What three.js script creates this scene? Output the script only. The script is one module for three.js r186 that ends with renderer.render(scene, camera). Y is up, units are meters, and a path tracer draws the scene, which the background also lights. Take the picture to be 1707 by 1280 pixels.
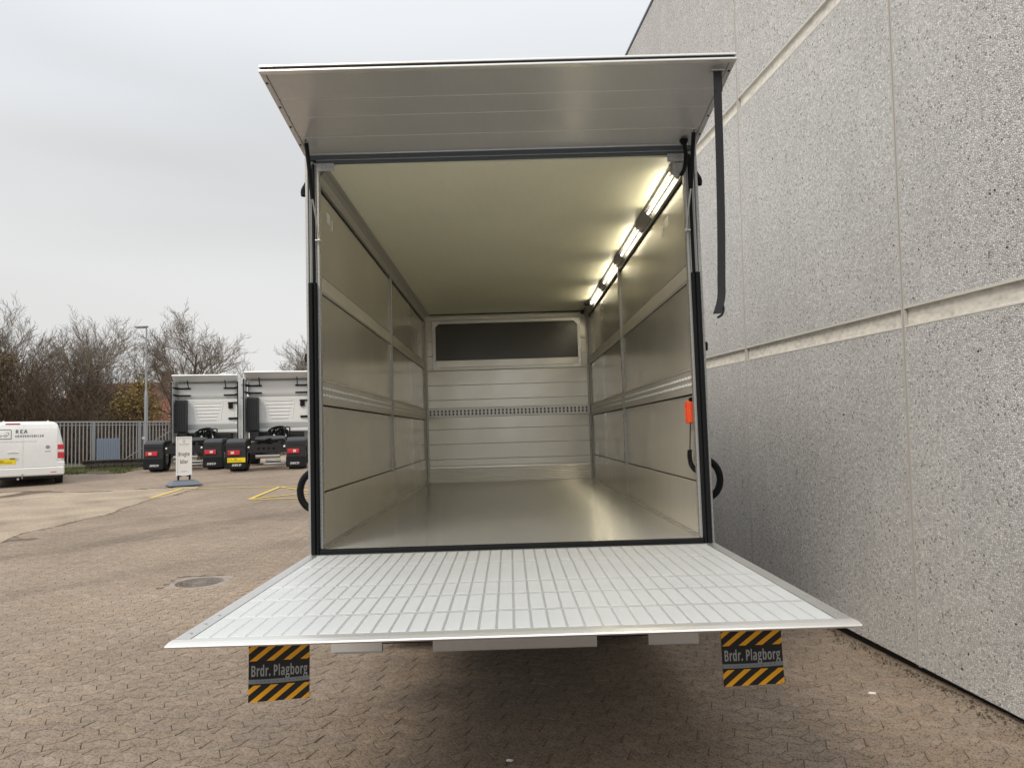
import * as THREE from 'three';
import { RoundedBoxGeometry } from 'three/addons/geometries/RoundedBoxGeometry.js';
import { mergeGeometries } from 'three/addons/utils/BufferGeometryUtils.js';
import { RectAreaLightUniformsLib } from 'three/addons/lights/RectAreaLightUniformsLib.js';
RectAreaLightUniformsLib.init();

// ------------------------------------------------------------------ camera, sky, sun, exposure
const scene = new THREE.Scene();
const camera = new THREE.PerspectiveCamera(55.75, 1024 / 767, 0.05, 1500);
camera.position.set(0.003, 1.57, 4.081);
camera.rotation.set(0.0663, -0.0055, -0.0297, 'YXZ');
const renderer = new THREE.WebGLRenderer({ antialias: true });
renderer.setSize(1024, 767);
renderer.toneMapping = THREE.LinearToneMapping;
renderer.toneMappingExposure = 1.25;
renderer.shadowMap.enabled = true;
const F = 0.95;                                   // height of the load floor over the ground

function rng32(a) { return () => { a |= 0; a = a + 0x6D2B79F5 | 0; let t = Math.imul(a ^ a >>> 15, 1 | a); t = t + Math.imul(t ^ t >>> 7, 61 | t) ^ t; return ((t ^ t >>> 14) >>> 0) / 4294967296; }; }
const h2 = (x, y, s = 0) => { let n = Math.imul(x | 0, 374761393) + Math.imul(y | 0, 668265263) + Math.imul(s | 0, 974634211); n = Math.imul(n ^ n >>> 13, 1274126177); return ((n ^ n >>> 16) >>> 0) / 4294967296; };
const mod = (a, n) => ((a % n) + n) % n;
function vnoise(x, y, per, s) {                  // tileable value noise, period per
  const xi = Math.floor(x), yi = Math.floor(y), fx = x - xi, fy = y - yi, u = fx * fx * (3 - 2 * fx), v = fy * fy * (3 - 2 * fy);
  const a = h2(mod(xi, per), mod(yi, per), s), b = h2(mod(xi + 1, per), mod(yi, per), s), c = h2(mod(xi, per), mod(yi + 1, per), s), d = h2(mod(xi + 1, per), mod(yi + 1, per), s);
  return a + (b - a) * u + (c - a) * v + (a - b - c + d) * u * v;
}
const fbm = (u, v, per, oct, s) => { let r = 0, a = .5, t = 0; for (let i = 0; i < oct; i++) { r += a * vnoise(u * per, v * per, per, s + i); t += a; per *= 2; a *= .5; } return r / t; };
const sstep = (a, b, x) => { const t = Math.min(1, Math.max(0, (x - a) / (b - a))); return t * t * (3 - 2 * t); };

// a bright, even overcast sky, a little brighter overhead, with broad soft cloud
{
  const W = 1024, H = 512, d = new Float32Array(W * H * 4);
  for (let j = 0; j < H; j++) for (let i = 0; i < W; i++) {
    const el = (j + .5) / H * Math.PI - Math.PI / 2, s = Math.max(0, Math.sin(el));
    const u = i / W, v = j / H;
    const c = fbm(u, v * 2, 4, 4, 11), c2 = fbm(u, v * 3, 9, 4, 31);
    let L = 0.635 + 1.2 * s ** 4 + 0.36 * (c - .5) * sstep(.02, .3, s) + 0.12 * (c2 - .5) * sstep(.01, .2, s);
    const o = (j * W + i) * 4, blue = sstep(.05, .5, s) * (.6 + .5 * (c2 - .4));
    d[o] = L * (1.0 - .045 * blue); d[o + 1] = L * (1.0 - .008 * blue); d[o + 2] = L * (.985 + .065 * blue); d[o + 3] = 1;
  }
  const t = new THREE.DataTexture(d, W, H, THREE.RGBAFormat, THREE.FloatType);
  t.mapping = THREE.EquirectangularReflectionMapping; t.magFilter = t.minFilter = THREE.LinearFilter; t.wrapS = THREE.RepeatWrapping; t.needsUpdate = true;
  scene.background = t; scene.environment = t;
}
const sun = new THREE.DirectionalLight(0xfff2e0, 1.5);
sun.position.set(-26, 40, 30); sun.target.position.set(0, 0, -5);
sun.castShadow = true; sun.shadow.radius = 40;
sun.shadow.mapSize.set(2048, 2048);
Object.assign(sun.shadow.camera, { left: -40, right: 40, top: 40, bottom: -40, near: 1, far: 160 });
scene.add(sun, sun.target);

// ------------------------------------------------------------------ textures
const sRGB = x => x <= .0031308 ? x * 12.92 : 1.055 * Math.pow(x, 1 / 2.4) - .055;
function tex(W, H, fn, color = true, rep = true) {         // fn(u, v, i, j) -> grey or [r,g,b] linear
  const d = new Uint8Array(W * H * 4);
  for (let j = 0; j < H; j++) for (let i = 0; i < W; i++) {
    let c = fn(i / W, j / H, i, j); if (typeof c === 'number') c = [c, c, c];
    const o = (j * W + i) * 4;
    for (let k = 0; k < 3; k++) { const x = Math.min(1, Math.max(0, c[k])); d[o + k] = Math.round(255 * (color ? sRGB(x) : x)); }
    d[o + 3] = 255;
  }
  const t = new THREE.DataTexture(d, W, H, THREE.RGBAFormat, THREE.UnsignedByteType);
  t.magFilter = THREE.LinearFilter; t.minFilter = THREE.LinearMipmapLinearFilter; t.generateMipmaps = true;
  if (rep) t.wrapS = t.wrapT = THREE.RepeatWrapping;
  if (color) t.colorSpace = THREE.SRGBColorSpace;
  t.needsUpdate = true; return t;
}
const sized = (t, m) => { const c = t.clone(); c.repeat.set(1 / m, 1 / m); c.needsUpdate = true; return c; };
function worley(N, cells, seed, jit = .9) {                // tileable: nearest, second nearest, id per pixel
  const f1 = new Float32Array(N * N), f2 = new Float32Array(N * N), id = new Uint32Array(N * N), S = N / cells;
  const px = new Float32Array(cells * cells), py = new Float32Array(cells * cells);
  for (let b = 0; b < cells; b++) for (let a = 0; a < cells; a++) { px[b * cells + a] = .5 + jit * (h2(a, b, seed) - .5); py[b * cells + a] = .5 + jit * (h2(a, b, seed + 7) - .5); }
  for (let j = 0; j < N; j++) for (let i = 0; i < N; i++) {
    const x = i / S, y = j / S, cx = Math.floor(x), cy = Math.floor(y); let d1 = 9, d2 = 9, w = 0;
    for (let q = -1; q <= 1; q++) for (let p = -1; p <= 1; p++) {
      const a = mod(cx + p, cells), b = mod(cy + q, cells), k = b * cells + a, dx = cx + p + px[k] - x, dy = cy + q + py[k] - y, dd = dx * dx + dy * dy;
      if (dd < d1) { d2 = d1; d1 = dd; w = k; } else if (dd < d2) d2 = dd;
    }
    const o = j * N + i; f1[o] = Math.sqrt(d1); f2[o] = Math.sqrt(d2); id[o] = w;
  }
  return { f1, f2, id, N };
}
// exposed-aggregate concrete: pale pebbles in darker cement, about 13 mm apart
const PEB = 1.664, pw = worley(1664, 128, 5);
const pebCover = (o) => sstep(.03, .16, pw.f2[o] - pw.f1[o]);
const pebH = tex(1664, 1664, (u, v, i, j) => { const o = j * 1664 + i, e = pebCover(o); return (.25 + .75 * h2(pw.id[o], 3)) * e * (1 - .45 * pw.f1[o]) + .06 * h2(i, j); }, false);
const pebC = tex(1664, 1664, (u, v, i, j) => {
  const o = j * 1664 + i, e = pebCover(o), r = h2(pw.id[o], 1), q = h2(pw.id[o], 2);
  let g = .53 + .28 * r; if (q > .97) g *= .5; if (q < .05) g *= 1.12;
  const big = .92 + .12 * fbm(u, v, 5, 3, 60) + .10 * (fbm(u, v * .125, 16, 3, 64) - .3); g *= big * (.93 + .14 * h2(i, j, 9));
  const cem = .32 * big; const w = [1, .99 - .015 * h2(pw.id[o], 5), .975 - .035 * h2(pw.id[o], 5)];
  return w.map(k => k * (g * e + cem * (1 - e)));
});
// paving stone face: worn concrete with fine grit
const gw = worley(512, 96, 21, 1);
const gritH = tex(512, 512, (u, v, i, j) => { const o = j * 512 + i; return .5 + .4 * (fbm(u, v, 40, 3, 3) - .5) - .5 * (h2(gw.id[o], 1) > .8 ? 1 - sstep(.1, .45, gw.f1[o]) : 0) + .35 * (h2(gw.id[o], 1) < .14 ? 1 - sstep(.1, .4, gw.f1[o]) : 0); }, false);
const gritC = tex(512, 512, (u, v, i, j) => {
  const o = j * 512 + i, r = h2(gw.id[o], 1), m = 1 - sstep(.30, .58, gw.f1[o]);
  let g = .80 + .36 * (fbm(u, v, 10, 4, 4) - .5) + .40 * (fbm(u, v, 64, 2, 5) - .5) + .10 * (h2(i, j, 3) - .5);
  if (r < .13) g += .95 * m * (.3 + .7 * h2(gw.id[o], 4)); else if (r > .80) g -= .50 * m;
  return [g, g * (.985), g * .96];
});
// loose gravelly asphalt
const aw = worley(1024, 150, 77, 1);
const aspC = tex(1024, 1024, (u, v, i, j) => { const o = j * 1024 + i, r = h2(aw.id[o], 1), m = 1 - sstep(.2, .5, aw.f1[o]); let g = .62 + .5 * (fbm(u, v, 4, 5, 8) - .5) + .25 * (h2(i, j) - .5); g += m * (r < .10 ? .55 : r > .7 ? -.2 : .05); return [g, g * .93, g * .85]; });
const aspH = tex(512, 512, (u, v, i, j) => .5 + .5 * (fbm(u, v, 64, 3, 9) - .5) + .25 * (fbm(u, v, 6, 3, 2) - .5), false);
const galC = (() => { const w = worley(256, 22, 91, 1); return tex(256, 256, (u, v, i, j) => { const o = j * 256 + i; return .62 + .30 * h2(w.id[o], 1) + .06 * (h2(i, j) - .5); }); })();
const smudge = tex(512, 512, (u, v, i, j) => .42 + .34 * (fbm(u, v, 3, 5, 17) - .5) + .10 * (fbm(u, v * .12, 90, 2, 18) - .5), false);
const smudgeC = tex(512, 512, (u, v) => .94 + .12 * (fbm(u, v, 4, 5, 27) - .5) + .04 * (fbm(u * 8, v, 16, 2, 28) - .5));
const streak = tex(1024, 128, (u, v) => { const a = fbm(u, v * .08, 70, 3, 41), b = fbm(u, v, 6, 4, 42), g = .74 + .42 * (a - .5) + .22 * (b - .5), t = sstep(.45, .75, a) * .5; return [g * (1 - .02 * t), g * (.985 - .04 * t), g * (.945 - .12 * t)]; });
const wovenH = tex(128, 128, (u, v, i, j) => (((i >> 2) + (j >> 2)) & 1 ? .7 : .3) + .2 * h2(i, j), false);
const brickT = tex(512, 512, (u, v, i, j) => { const row = Math.floor(v * 32), x = mod(u * 16 + (row & 1) * .5, 16), c = Math.floor(x), fx = x - c, fy = v * 32 - row; const m = (fx < .05 || fy < .12) ? .5 : 1, g = .75 + .4 * (h2(c, row, 3) - .5); return m < 1 ? [.24, .21, .18] : [.26 * g, .10 * g, .065 * g]; });
const barkC = tex(256, 256, (u, v, i, j) => .75 + .6 * (fbm(u, v * .3, 24, 3, 51) - .5));

function canvasTex(w, h, draw) {
  const c = document.createElement('canvas'); c.width = w; c.height = h; const g = c.getContext('2d'); draw(g, w, h);
  const t = new THREE.CanvasTexture(c); t.colorSpace = THREE.SRGBColorSpace; t.anisotropy = 8; return t;
}

// ------------------------------------------------------------------ materials
const lin = (r, g, b) => new THREE.Color().setRGB(r, g, b === undefined ? r : b);
const mat = (r, g, b, rough = .7, metal = 0, extra = {}) => new THREE.MeshStandardMaterial({ color: lin(r, g, b), roughness: rough, metalness: metal, ...extra });
const M = {
  wallPebble: mat(.92, .925, .93, .9, 0, { map: sized(pebC, PEB), bumpMap: sized(pebH, PEB), bumpScale: .007 }),
  concrete: mat(.92, .90, .86, .85, 0, { map: streak, bumpMap: streak, bumpScale: .0012 }),
  castEdge: mat(.62, .60, .55, .85, 0, { map: sized(smudgeC, 1.1) }),
  sealant: mat(.48, .465, .44, .75, 0, { map: sized(smudgeC, .7) }),
  void: mat(.02, .02, .02, .95),
  paint: mat(.80, .81, .80, .32, 0, { map: sized(smudgeC, 2.3) }),
  panel: mat(.62, .585, .51, .5, .4, { map: sized(smudgeC, 1.9), roughnessMap: sized(smudge, 1.3) }),
  ledge: mat(.66, .635, .58, .42, .45, { map: sized(smudgeC, 1.2) }),
  plankWall: mat(.80, .765, .695, .5, .4, { map: sized(smudgeC, 1.4), roughnessMap: sized(smudge, .9) }),
  ceiling: mat(.88, .875, .69, .38, 0, { map: sized(smudgeC, 2.7) }),
  cove: mat(.36, .35, .325, .45, .4),
  floor: new THREE.MeshPhysicalMaterial({ color: lin(.86, .855, .83), roughness: .24, metalness: .80, map: sized(smudgeC, 1.3), anisotropy: 1, anisotropyRotation: Math.PI / 2 }),
  flap: mat(.63, .64, .645, .5, .35, { map: sized(smudgeC, 1.6), roughnessMap: sized(smudge, 1.1) }),
  alu: mat(.72, .72, .70, .38, .85, { map: sized(smudgeC, .6) }),
  aluBright: mat(.80, .80, .78, .3, .6),
  pad: mat(.66, .685, .69, .5, .15, { map: sized(smudgeC, .8) }),
  padBase: mat(.70, .725, .73, .36, .55),
  galv: mat(.58, .58, .57, .5, .75, { map: sized(galC, .12) }),
  rubber: new THREE.MeshPhysicalMaterial({ color: lin(.008, .009, .011), roughness: .6, specularIntensity: .35 }),
  rubberMatt: new THREE.MeshPhysicalMaterial({ color: lin(.016, .017, .019), roughness: .8, specularIntensity: .4 }),
  blackPlastic: mat(.018, .019, .022, .5),
  chassis: mat(.016, .016, .017, .6, .2),
  steel: mat(.6, .6, .58, .3, .95),
  greyHeader: mat(.10, .12, .14, .5, .5),
  strap: mat(.022, .023, .028, .9, 0, { bumpMap: sized(wovenH, .01), bumpScale: .0006 }),
  orange: mat(.80, .085, .022, .42),
  smoked: new THREE.MeshPhysicalMaterial({ color: lin(.055, .05, .042), roughness: .22, metalness: 0, clearcoat: .3, clearcoatRoughness: .25 }),
  ledOn: new THREE.MeshStandardMaterial({ color: lin(.8, .8, .8), emissive: lin(1, .9, .68), emissiveIntensity: 12, roughness: .5 }),
  ledBody: mat(.5, .5, .48, .4, .6),
  sticker: mat(.75, .74, .70, .5),
  paver: mat(1, 1, 1, .92, 0, { map: sized(gritC, .72), bumpMap: sized(gritH, .72), bumpScale: .003 }),
  joint: mat(.17, .13, .095, .98, 0, { map: sized(aspC, .9) }),
  asphalt: mat(.50, .43, .345, .95, 0, { map: sized(aspC, 3.1), bumpMap: sized(aspH, 1.6), bumpScale: .012 }),
  soil: mat(.12, .10, .065, 1, 0, { map: sized(aspC, 5) }),
  yellow: mat(.62, .45, .10, .85, 0, { map: sized(smudgeC, .5) }),
  iron: mat(.24, .205, .18, .6, .4, { map: sized(gritC, .3) }),
  coverConcrete: mat(.36, .31, .27, .9, 0, { map: sized(gritC, .5) }),
  tyre: mat(.018, .018, .018, .85),
  redGlass: new THREE.MeshPhysicalMaterial({ color: lin(.55, .012, .02), roughness: .2, clearcoat: .6 }),
  clearGlass: mat(.72, .62, .62, .25),
  plateYellow: mat(.85, .68, .02, .4),
  greyBand: mat(.40, .415, .42, .4),
  darkGlass: mat(.02, .024, .028, .08),
  fenceSteel: mat(.38, .385, .39, .5, .35),
  fencePanel: mat(.27, .32, .40, .6, .2),
  stoneWall: mat(.085, .075, .065, .95, 0, { map: sized(aspC, 1.2), bumpMap: sized(aspH, .5), bumpScale: .01 }),
  lampSteel: mat(.33, .345, .37, .5, .5),
  roofTile: mat(.17, .065, .042, .85),
  brick: mat(1, 1, 1, .9, 0, { map: sized(brickT, 3.2) }),
  bark: mat(.125, .098, .070, .95, 0, { map: sized(barkC, .8) }),
  twig: mat(.20, .165, .13, .95),
  twigBrown: mat(.100, .070, .044, .95),
  grass: mat(.085, .105, .022, .95),
  signBase: mat(.13, .15, .18, .6),
  white: mat(.82, .82, .80, .5),
};
for (const k of ['plateYellow']) M[k].name = k;

// ------------------------------------------------------------------ helpers
const used = {};
const numbered = n => { const c = used[n] = (used[n] ?? -1) + 1; return c ? `${n}_${String(c).padStart(3, '0')}` : n; };
const shad = o => { o.castShadow = o.receiveShadow = true; return o; };
function thing(name, label, category, [x, y, z] = [0, 0, 0], turn = 0, group) {
  const o = new THREE.Group(); o.name = numbered(name); scene.add(o); o.position.set(x, y, z); o.rotation.y = turn;
  o.userData = { label, category }; if (group) o.userData.group = group; return o;
}
function part(parent, name, g, m, label, stuff) {
  if (Array.isArray(g)) g = merge(g);
  const o = shad(new THREE.Mesh(g, m)); o.name = numbered(name); parent.add(o);
  if (label) o.userData.label = label; if (stuff) o.userData.kind = 'stuff'; return o;
}
function struct(name, g, m) { const o = shad(new THREE.Mesh(Array.isArray(g) ? merge(g) : g, m)); o.name = numbered(name); o.userData.kind = 'structure'; scene.add(o); return o; }
function merge(list) {
  const l = list.map(g => { const q = g.index ? g.toNonIndexed() : g; for (const k of Object.keys(q.attributes)) if (!['position', 'normal', 'uv'].includes(k)) q.deleteAttribute(k); if (!q.attributes.uv) uvm(q); return q; });
  return l.length === 1 ? l[0] : mergeGeometries(l);
}
function uvm(g, ou = 0, ov = 0) {                             // uv in metres by the way each face points
  if (g.index) g = g.toNonIndexed();
  const p = g.attributes.position, n = g.attributes.normal, uv = new Float32Array(p.count * 2);
  for (let i = 0; i < p.count; i++) {
    const ax = Math.abs(n.getX(i)), ay = Math.abs(n.getY(i)), az = Math.abs(n.getZ(i)); let a, b;
    if (ax >= ay && ax >= az) { a = p.getZ(i); b = p.getY(i); } else if (ay >= az) { a = p.getX(i); b = p.getZ(i); } else { a = p.getX(i); b = p.getY(i); }
    uv[i * 2] = a + ou; uv[i * 2 + 1] = b + ov;
  }
  g.setAttribute('uv', new THREE.BufferAttribute(uv, 2)); return g;
}
const bx = (x0, x1, y0, y1, z0, z1) => uvm(new THREE.BoxGeometry(Math.abs(x1 - x0), Math.abs(y1 - y0), Math.abs(z1 - z0)).translate((x0 + x1) / 2, (y0 + y1) / 2, (z0 + z1) / 2));
const rb = (x0, x1, y0, y1, z0, z1, r = .006, s = 1) => uvm(new RoundedBoxGeometry(Math.abs(x1 - x0), Math.abs(y1 - y0), Math.abs(z1 - z0), s, Math.min(r, .49 * Math.min(Math.abs(x1 - x0), Math.abs(y1 - y0), Math.abs(z1 - z0)))).translate((x0 + x1) / 2, (y0 + y1) / 2, (z0 + z1) / 2));
const V = (x, y, z) => new THREE.Vector3(x, y, z);
const tube = (pts, r, seg = 24, rad = 8) => new THREE.TubeGeometry(new THREE.CatmullRomCurve3(pts.map(p => V(...p))), seg, r, rad, false);
function rod(a, b, r0, r1 = r0, n = 10) { const A = V(...a), B = V(...b), d = B.clone().sub(A), g = new THREE.CylinderGeometry(r1, r0, d.length(), n); g.applyQuaternion(new THREE.Quaternion().setFromUnitVectors(V(0, 1, 0), d.normalize())); return g.translate(...A.add(B).multiplyScalar(.5).toArray()); }
function ext(pts, depth, bevel = 0, holes) { const s = new THREE.Shape(pts.map(p => new THREE.Vector2(...p))); for (const h of holes || []) s.holes.push(new THREE.Path(h.map(p => new THREE.Vector2(...p)))); return uvm(new THREE.ExtrudeGeometry(s, { depth, bevelEnabled: bevel > 0, bevelThickness: bevel, bevelSize: bevel, bevelSegments: 2, curveSegments: 16 })); }
const plane = (w, h) => new THREE.PlaneGeometry(w, h);
const cyl = (r, h, n, axis, x, y, z) => { const g = new THREE.CylinderGeometry(r, r, h, n); if (axis === 'x') g.rotateZ(Math.PI / 2); if (axis === 'z') g.rotateX(Math.PI / 2); return g.translate(x, y, z); };
// profile (list of [z,y]) drawn out along x
function alongX(prof, x0, x1, smooth = true) {
  const sgn = prof[prof.length - 1][0] < prof[0][0] ? -1 : 1, P = [], N = [], U = [], nv = prof.map((p, i) => { const a = prof[Math.max(0, i - 1)], b = prof[Math.min(prof.length - 1, i + 1)], dz = b[0] - a[0], dy = b[1] - a[1], l = Math.hypot(dz, dy) || 1; return [dy / l * sgn, dz / l * sgn]; }), sgn0 = 0;
  for (let i = 0; i + 1 < prof.length; i++) {
    const [za, ya] = prof[i], [zb, yb] = prof[i + 1], na = nv[i], nb = nv[i + 1];
    const q = [[x0, ya, za, na], [x0, yb, zb, nb], [x1, yb, zb, nb], [x0, ya, za, na], [x1, yb, zb, nb], [x1, ya, za, na]];
    if (sgn < 0) { q.reverse(); }
    for (const [x, y, z, n] of q) { P.push(x, y, z); N.push(0, n[1], -n[0]); U.push(x, z); }
  }
  const g = new THREE.BufferGeometry(); g.setAttribute('position', new THREE.Float32BufferAttribute(P, 3)); g.setAttribute('normal', new THREE.Float32BufferAttribute(N, 3)); g.setAttribute('uv', new THREE.Float32BufferAttribute(U, 2));
  if (!smooth) g.computeVertexNormals(); return g;
}

// ------------------------------------------------------------------ ground: level by the lorry, rising gently to the yard behind
const gh = z => { const s = -z - 3; return s <= 0 ? 0 : Math.min(.62, s < 2 ? .033 * s * s / 4 : .033 * (s - 1)); };
function sheet(xs, zs, lift, wob = 0, seed = 1) {          // strip of ground between the given lines; xs may be functions of z
  const P = [], I = [], U = [], nx = xs.length;
  for (const z of zs) for (const x0 of xs) { const x = typeof x0 === 'function' ? x0(z) : x0; P.push(x, gh(z) + (typeof lift === 'function' ? lift(x, z) : lift) + wob * (vnoise(x * .7 + 500, z * .7 + 500, 4096, seed) - .5), z); U.push(x, z); }
  for (let j = 0; j + 1 < zs.length; j++) for (let i = 0; i + 1 < nx; i++) { const a = j * nx + i, b = a + nx; if (zs[1] < zs[0]) I.push(a, a + 1, b, a + 1, b + 1, b); else I.push(a, b, a + 1, a + 1, b, b + 1); }
  const g = new THREE.BufferGeometry(); g.setAttribute('position', new THREE.Float32BufferAttribute(P, 3)); g.setAttribute('uv', new THREE.Float32BufferAttribute(U, 2)); g.setIndex(I); g.computeVertexNormals(); return g;
}
const range = (a, b, n) => Array.from({ length: n + 1 }, (_, i) => a + (b - a) * i / n);
struct('ground', sheet([-400, -60, -30, -20, -10, -4, 0, 4, 30, 100, 400], [60, 20, 6, 2, -2, ...range(-3, -24, 42), -40, -80, -200, -500], -.07), M.soil);
const seamX = z => -7.95 + .03 * (z + 8) * (z < -8 ? 1 : 0) + .10 * Math.sin(z * 1.7) + .05 * Math.sin(z * 4.1) + .02 * Math.sin(z * 11);
struct('asphalt_yard', sheet([...range(-34, -9.4, 60), ...range(.08, 1, 6).map(t => z => -9.4 + (seamX(z) + .10 + 9.4) * t)], range(6, -21.4, 110), (x, z) => (z < -15.2 - .3 * Math.sin(x * 1.3) && x > -15.1 ? -.04 : .003) - .035 * sstep(-.06, .10, x - seamX(z)), .022, 3), M.asphalt);

// paving: interlocking stones, each its own shape, in rows across
const paving = new THREE.Group(); paving.name = 'paving'; paving.userData.kind = 'structure'; scene.add(paving);
{
  const P = .195, RH = .0925, hz = a => { a = mod(a, P); return a < .06 ? 0 : a < .095 ? .03 * (a - .06) / .035 : a < .155 ? .03 : .03 * (P - a) / .04; };
  const row = (a0, a1, ks) => ks.filter(k => k > a0 + .004 && k < a1 - .004);
  const br = [-.195 + .155, 0, .06, .095, .155, .195, .255, .29, .35];
  const mk = (b0, b1, t0, t1) => { const lo = [b0, ...row(b0, b1, br), b1].map(a => [a, hz(a)]), hi = [t0, ...row(t0, t1, br), t1].reverse().map(a => [a, hz(a) + RH]); return [...lo, ...hi]; };
  const shapes = [mk(.107, .302, .143, .338), mk(.066, .261, .026, .221)].map(s => { const cx = s.reduce((t, p) => t + p[0], 0) / s.length, cy = s.reduce((t, p) => t + p[1], 0) / s.length; return { c: [cx, cy], pts: s.map(p => [p[0] - cx, p[1] - cy]) }; });
  const inset = (pts, d) => pts.map((p, i) => { const a = pts[mod(i - 1, pts.length)], b = pts[(i + 1) % pts.length]; let n1 = [-(p[1] - a[1]), p[0] - a[0]], n2 = [-(b[1] - p[1]), b[0] - p[0]]; const l1 = Math.hypot(...n1), l2 = Math.hypot(...n2); n1 = n1.map(q => q / l1); n2 = n2.map(q => q / l2); const m = [n1[0] + n2[0], n1[1] + n2[1]], k = d / Math.max(.35, (1 + n1[0] * n2[0] + n1[1] * n2[1])); return [p[0] + m[0] * k, p[1] + m[1] * k]; });
  function stone(pts, ou, ov, R) {
    const rings = [[inset(pts, .0016), -.03], [inset(pts, .0016), -.0055], [inset(pts, .0026), -.0012], [inset(pts, .0050 + .001 * R()), 0]];
    const out = [], tri = (a, b, c) => { for (const q of [a, b, c]) out.push(q[0], q[1], q[2]); }, n = pts.length, v = (r, i) => [rings[r][0][i % n][0], rings[r][1], -rings[r][0][i % n][1]];
    for (let r = 0; r < 3; r++) for (let i = 0; i < n; i++) { tri(v(r, i), v(r, i + 1), v(r + 1, i + 1)); tri(v(r, i), v(r + 1, i + 1), v(r + 1, i)); }
    const c = rings[3][0].map(p => new THREE.Vector2(...p)); for (const f of THREE.ShapeUtils.triangulateShape(c, [])) tri(v(3, f[0]), v(3, f[1]), v(3, f[2]));
    const g = new THREE.BufferGeometry(); g.setAttribute('position', new THREE.Float32BufferAttribute(out, 3)); g.computeVertexNormals();
    const uv = new Float32Array(out.length / 3 * 2); for (let i = 0; i < uv.length / 2; i++) { uv[i * 2] = out[i * 3] + ou; uv[i * 2 + 1] = out[i * 3 + 2] + ov; }
    g.setAttribute('uv', new THREE.BufferAttribute(uv, 2)); return g;
  }
  const R = rng32(4), geos = shapes.map(s => range(0, 4, 4).map(() => stone(s.pts, R() * 3, R() * 3, R)));
  const th = .045, ct = Math.cos(th), st = Math.sin(th), list = [];
  for (let k = -60; k < 330; k++) {
    const B = k & 1;
    for (let i = -90; i < 40; i++) {
      const a = i * P + shapes[B].c[0] + (k >> 1) * .0, b = k * RH + shapes[B].c[1] - 2.6;
      const x = a * ct - b * st * -1 * -1, z = -(a * st + b * ct);
      if (z > 3.4 || z < -25.5 || x > 2.75 - .0 || x < -15) continue;
      if (x < seamX(z) + .02 && z > -15.3 - .35 * Math.sin(x * 1.3)) continue;
      if (z < -21.2 && x < -13.6) continue;
      if (Math.abs(x + 3.49) < .33 && Math.abs(z + 4.12) < .33) { const dx = x + 3.49, dz = z + 4.12, c = Math.cos(.12), s = Math.sin(.12); if (Math.abs(dx * c - dz * s) < .335 && Math.abs(dx * s + dz * c) < .335) continue; }
      if (Math.abs(x + 7.66) < .2 && Math.abs(z + 7.5) < .16) continue;
      list.push([x, z, B, i, k]);
    }
  }
  // dirt carried by tyres: darker bands with a ragged edge, at an angle to the rows
  const track = (x, z) => { let t = 0; for (const [x0, z0, dx, dz, w, s] of [[-7.2, -5.6, .60, -.80, .42, .34], [-4.7, -8.4, .66, -.75, .38, .26], [-5.6, -3.2, .62, -.78, .30, .20], [-6.4, -9.4, .55, -.83, .30, .16]]) { const l = Math.hypot(dx, dz), d = Math.abs((x - x0) * dz - (z - z0) * dx) / l + .5 * (vnoise(x * 2.1 + 90, z * 2.1 + 90, 999, 4) - .5); t = Math.max(t, s * (1 - sstep(w * .35, w, d)) * (.7 + .6 * (vnoise(x * 4 + 70, z * 4 + 70, 999, 9) - .5))); } return t; };
  const q = new THREE.Quaternion(), e = new THREE.Euler(), col = new THREE.Color(), m4 = new THREE.Matrix4();
  const look = ([x, z, B, i, k]) => {
    const r = h2(i, k, 1), r2 = h2(i, k, 2), sl = Math.atan((gh(z - .1) - gh(z + .1)) / .2);
    e.set(sl + .006 * (r - .5), th, .006 * (r2 - .5), 'XYZ'); q.setFromEuler(e);
    m4.compose(V(x, gh(z) + .0022 * (h2(i, k, 3) - .5) + .012 * (vnoise(x * .8 + 60, z * .8 + 60, 999, 2) - .5), z), q, V(1, 1, 1));
    const big = .90 + .22 * (vnoise(x * .6 + 40, z * .6 + 40, 999, 5) - .5) + .16 * (vnoise(x * 1.7 + 40, z * 1.7 + 40, 999, 6) - .5);
    const b = big * (.93 + .14 * h2(i, k, 4)) * (1 - track(x, z)), warm = .5 + .9 * (h2(i, k, 5) - .5);
    col.setRGB(.355 * b, (.286 - .010 * warm) * b, (.226 - .022 * warm) * b);
  };
  // the nearest in view are single stones
  camera.updateMatrixWorld(); camera.updateProjectionMatrix();
  const near = list.map((s, n) => { const p = V(s[0], 0, s[1]).project(camera); return [n, s[1], p]; }).filter(([n, z, p]) => Math.abs(p.x) < 1.02 && p.y > -1.02 && p.y < 0 && (p.y < -.72 || p.x < -.68) && z < 1.4).sort((a, b) => b[1] - a[1]).slice(0, 296).map(a => a[0]);
  const single = new Set(near), mats = range(0, 6, 6).map(() => null);
  const palette = new Map();
  for (const n of near) {
    const s = list[n]; look(s);
    const key = [col.r, col.g, col.b].map(c => Math.round(c * 60)).join(); if (!palette.has(key)) { const mm = M.paver.clone(); mm.color.copy(col); palette.set(key, mm); }
    const o = part(paving, 'paving_stone', geos[s[2]][Math.floor(h2(s[3], s[4], 8) * 5)], palette.get(key)); m4.decompose(o.position, o.quaternion, o.scale);
  }
  const bins = new Map(); list.forEach((s, n) => { if (single.has(n)) return; const k = s[2] * 5 + Math.floor(h2(s[3], s[4], 8) * 5); if (!bins.has(k)) bins.set(k, []); bins.get(k).push(s); });
  for (const [k, l] of bins) { const im = shad(new THREE.InstancedMesh(geos[Math.floor(k / 5)][k % 5], M.paver, l.length)); l.forEach((s, i) => { look(s); im.setMatrixAt(i, m4); im.setColorAt(i, col); }); im.name = numbered('paving_stones'); im.userData.kind = 'stuff'; paving.add(im); }
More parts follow.
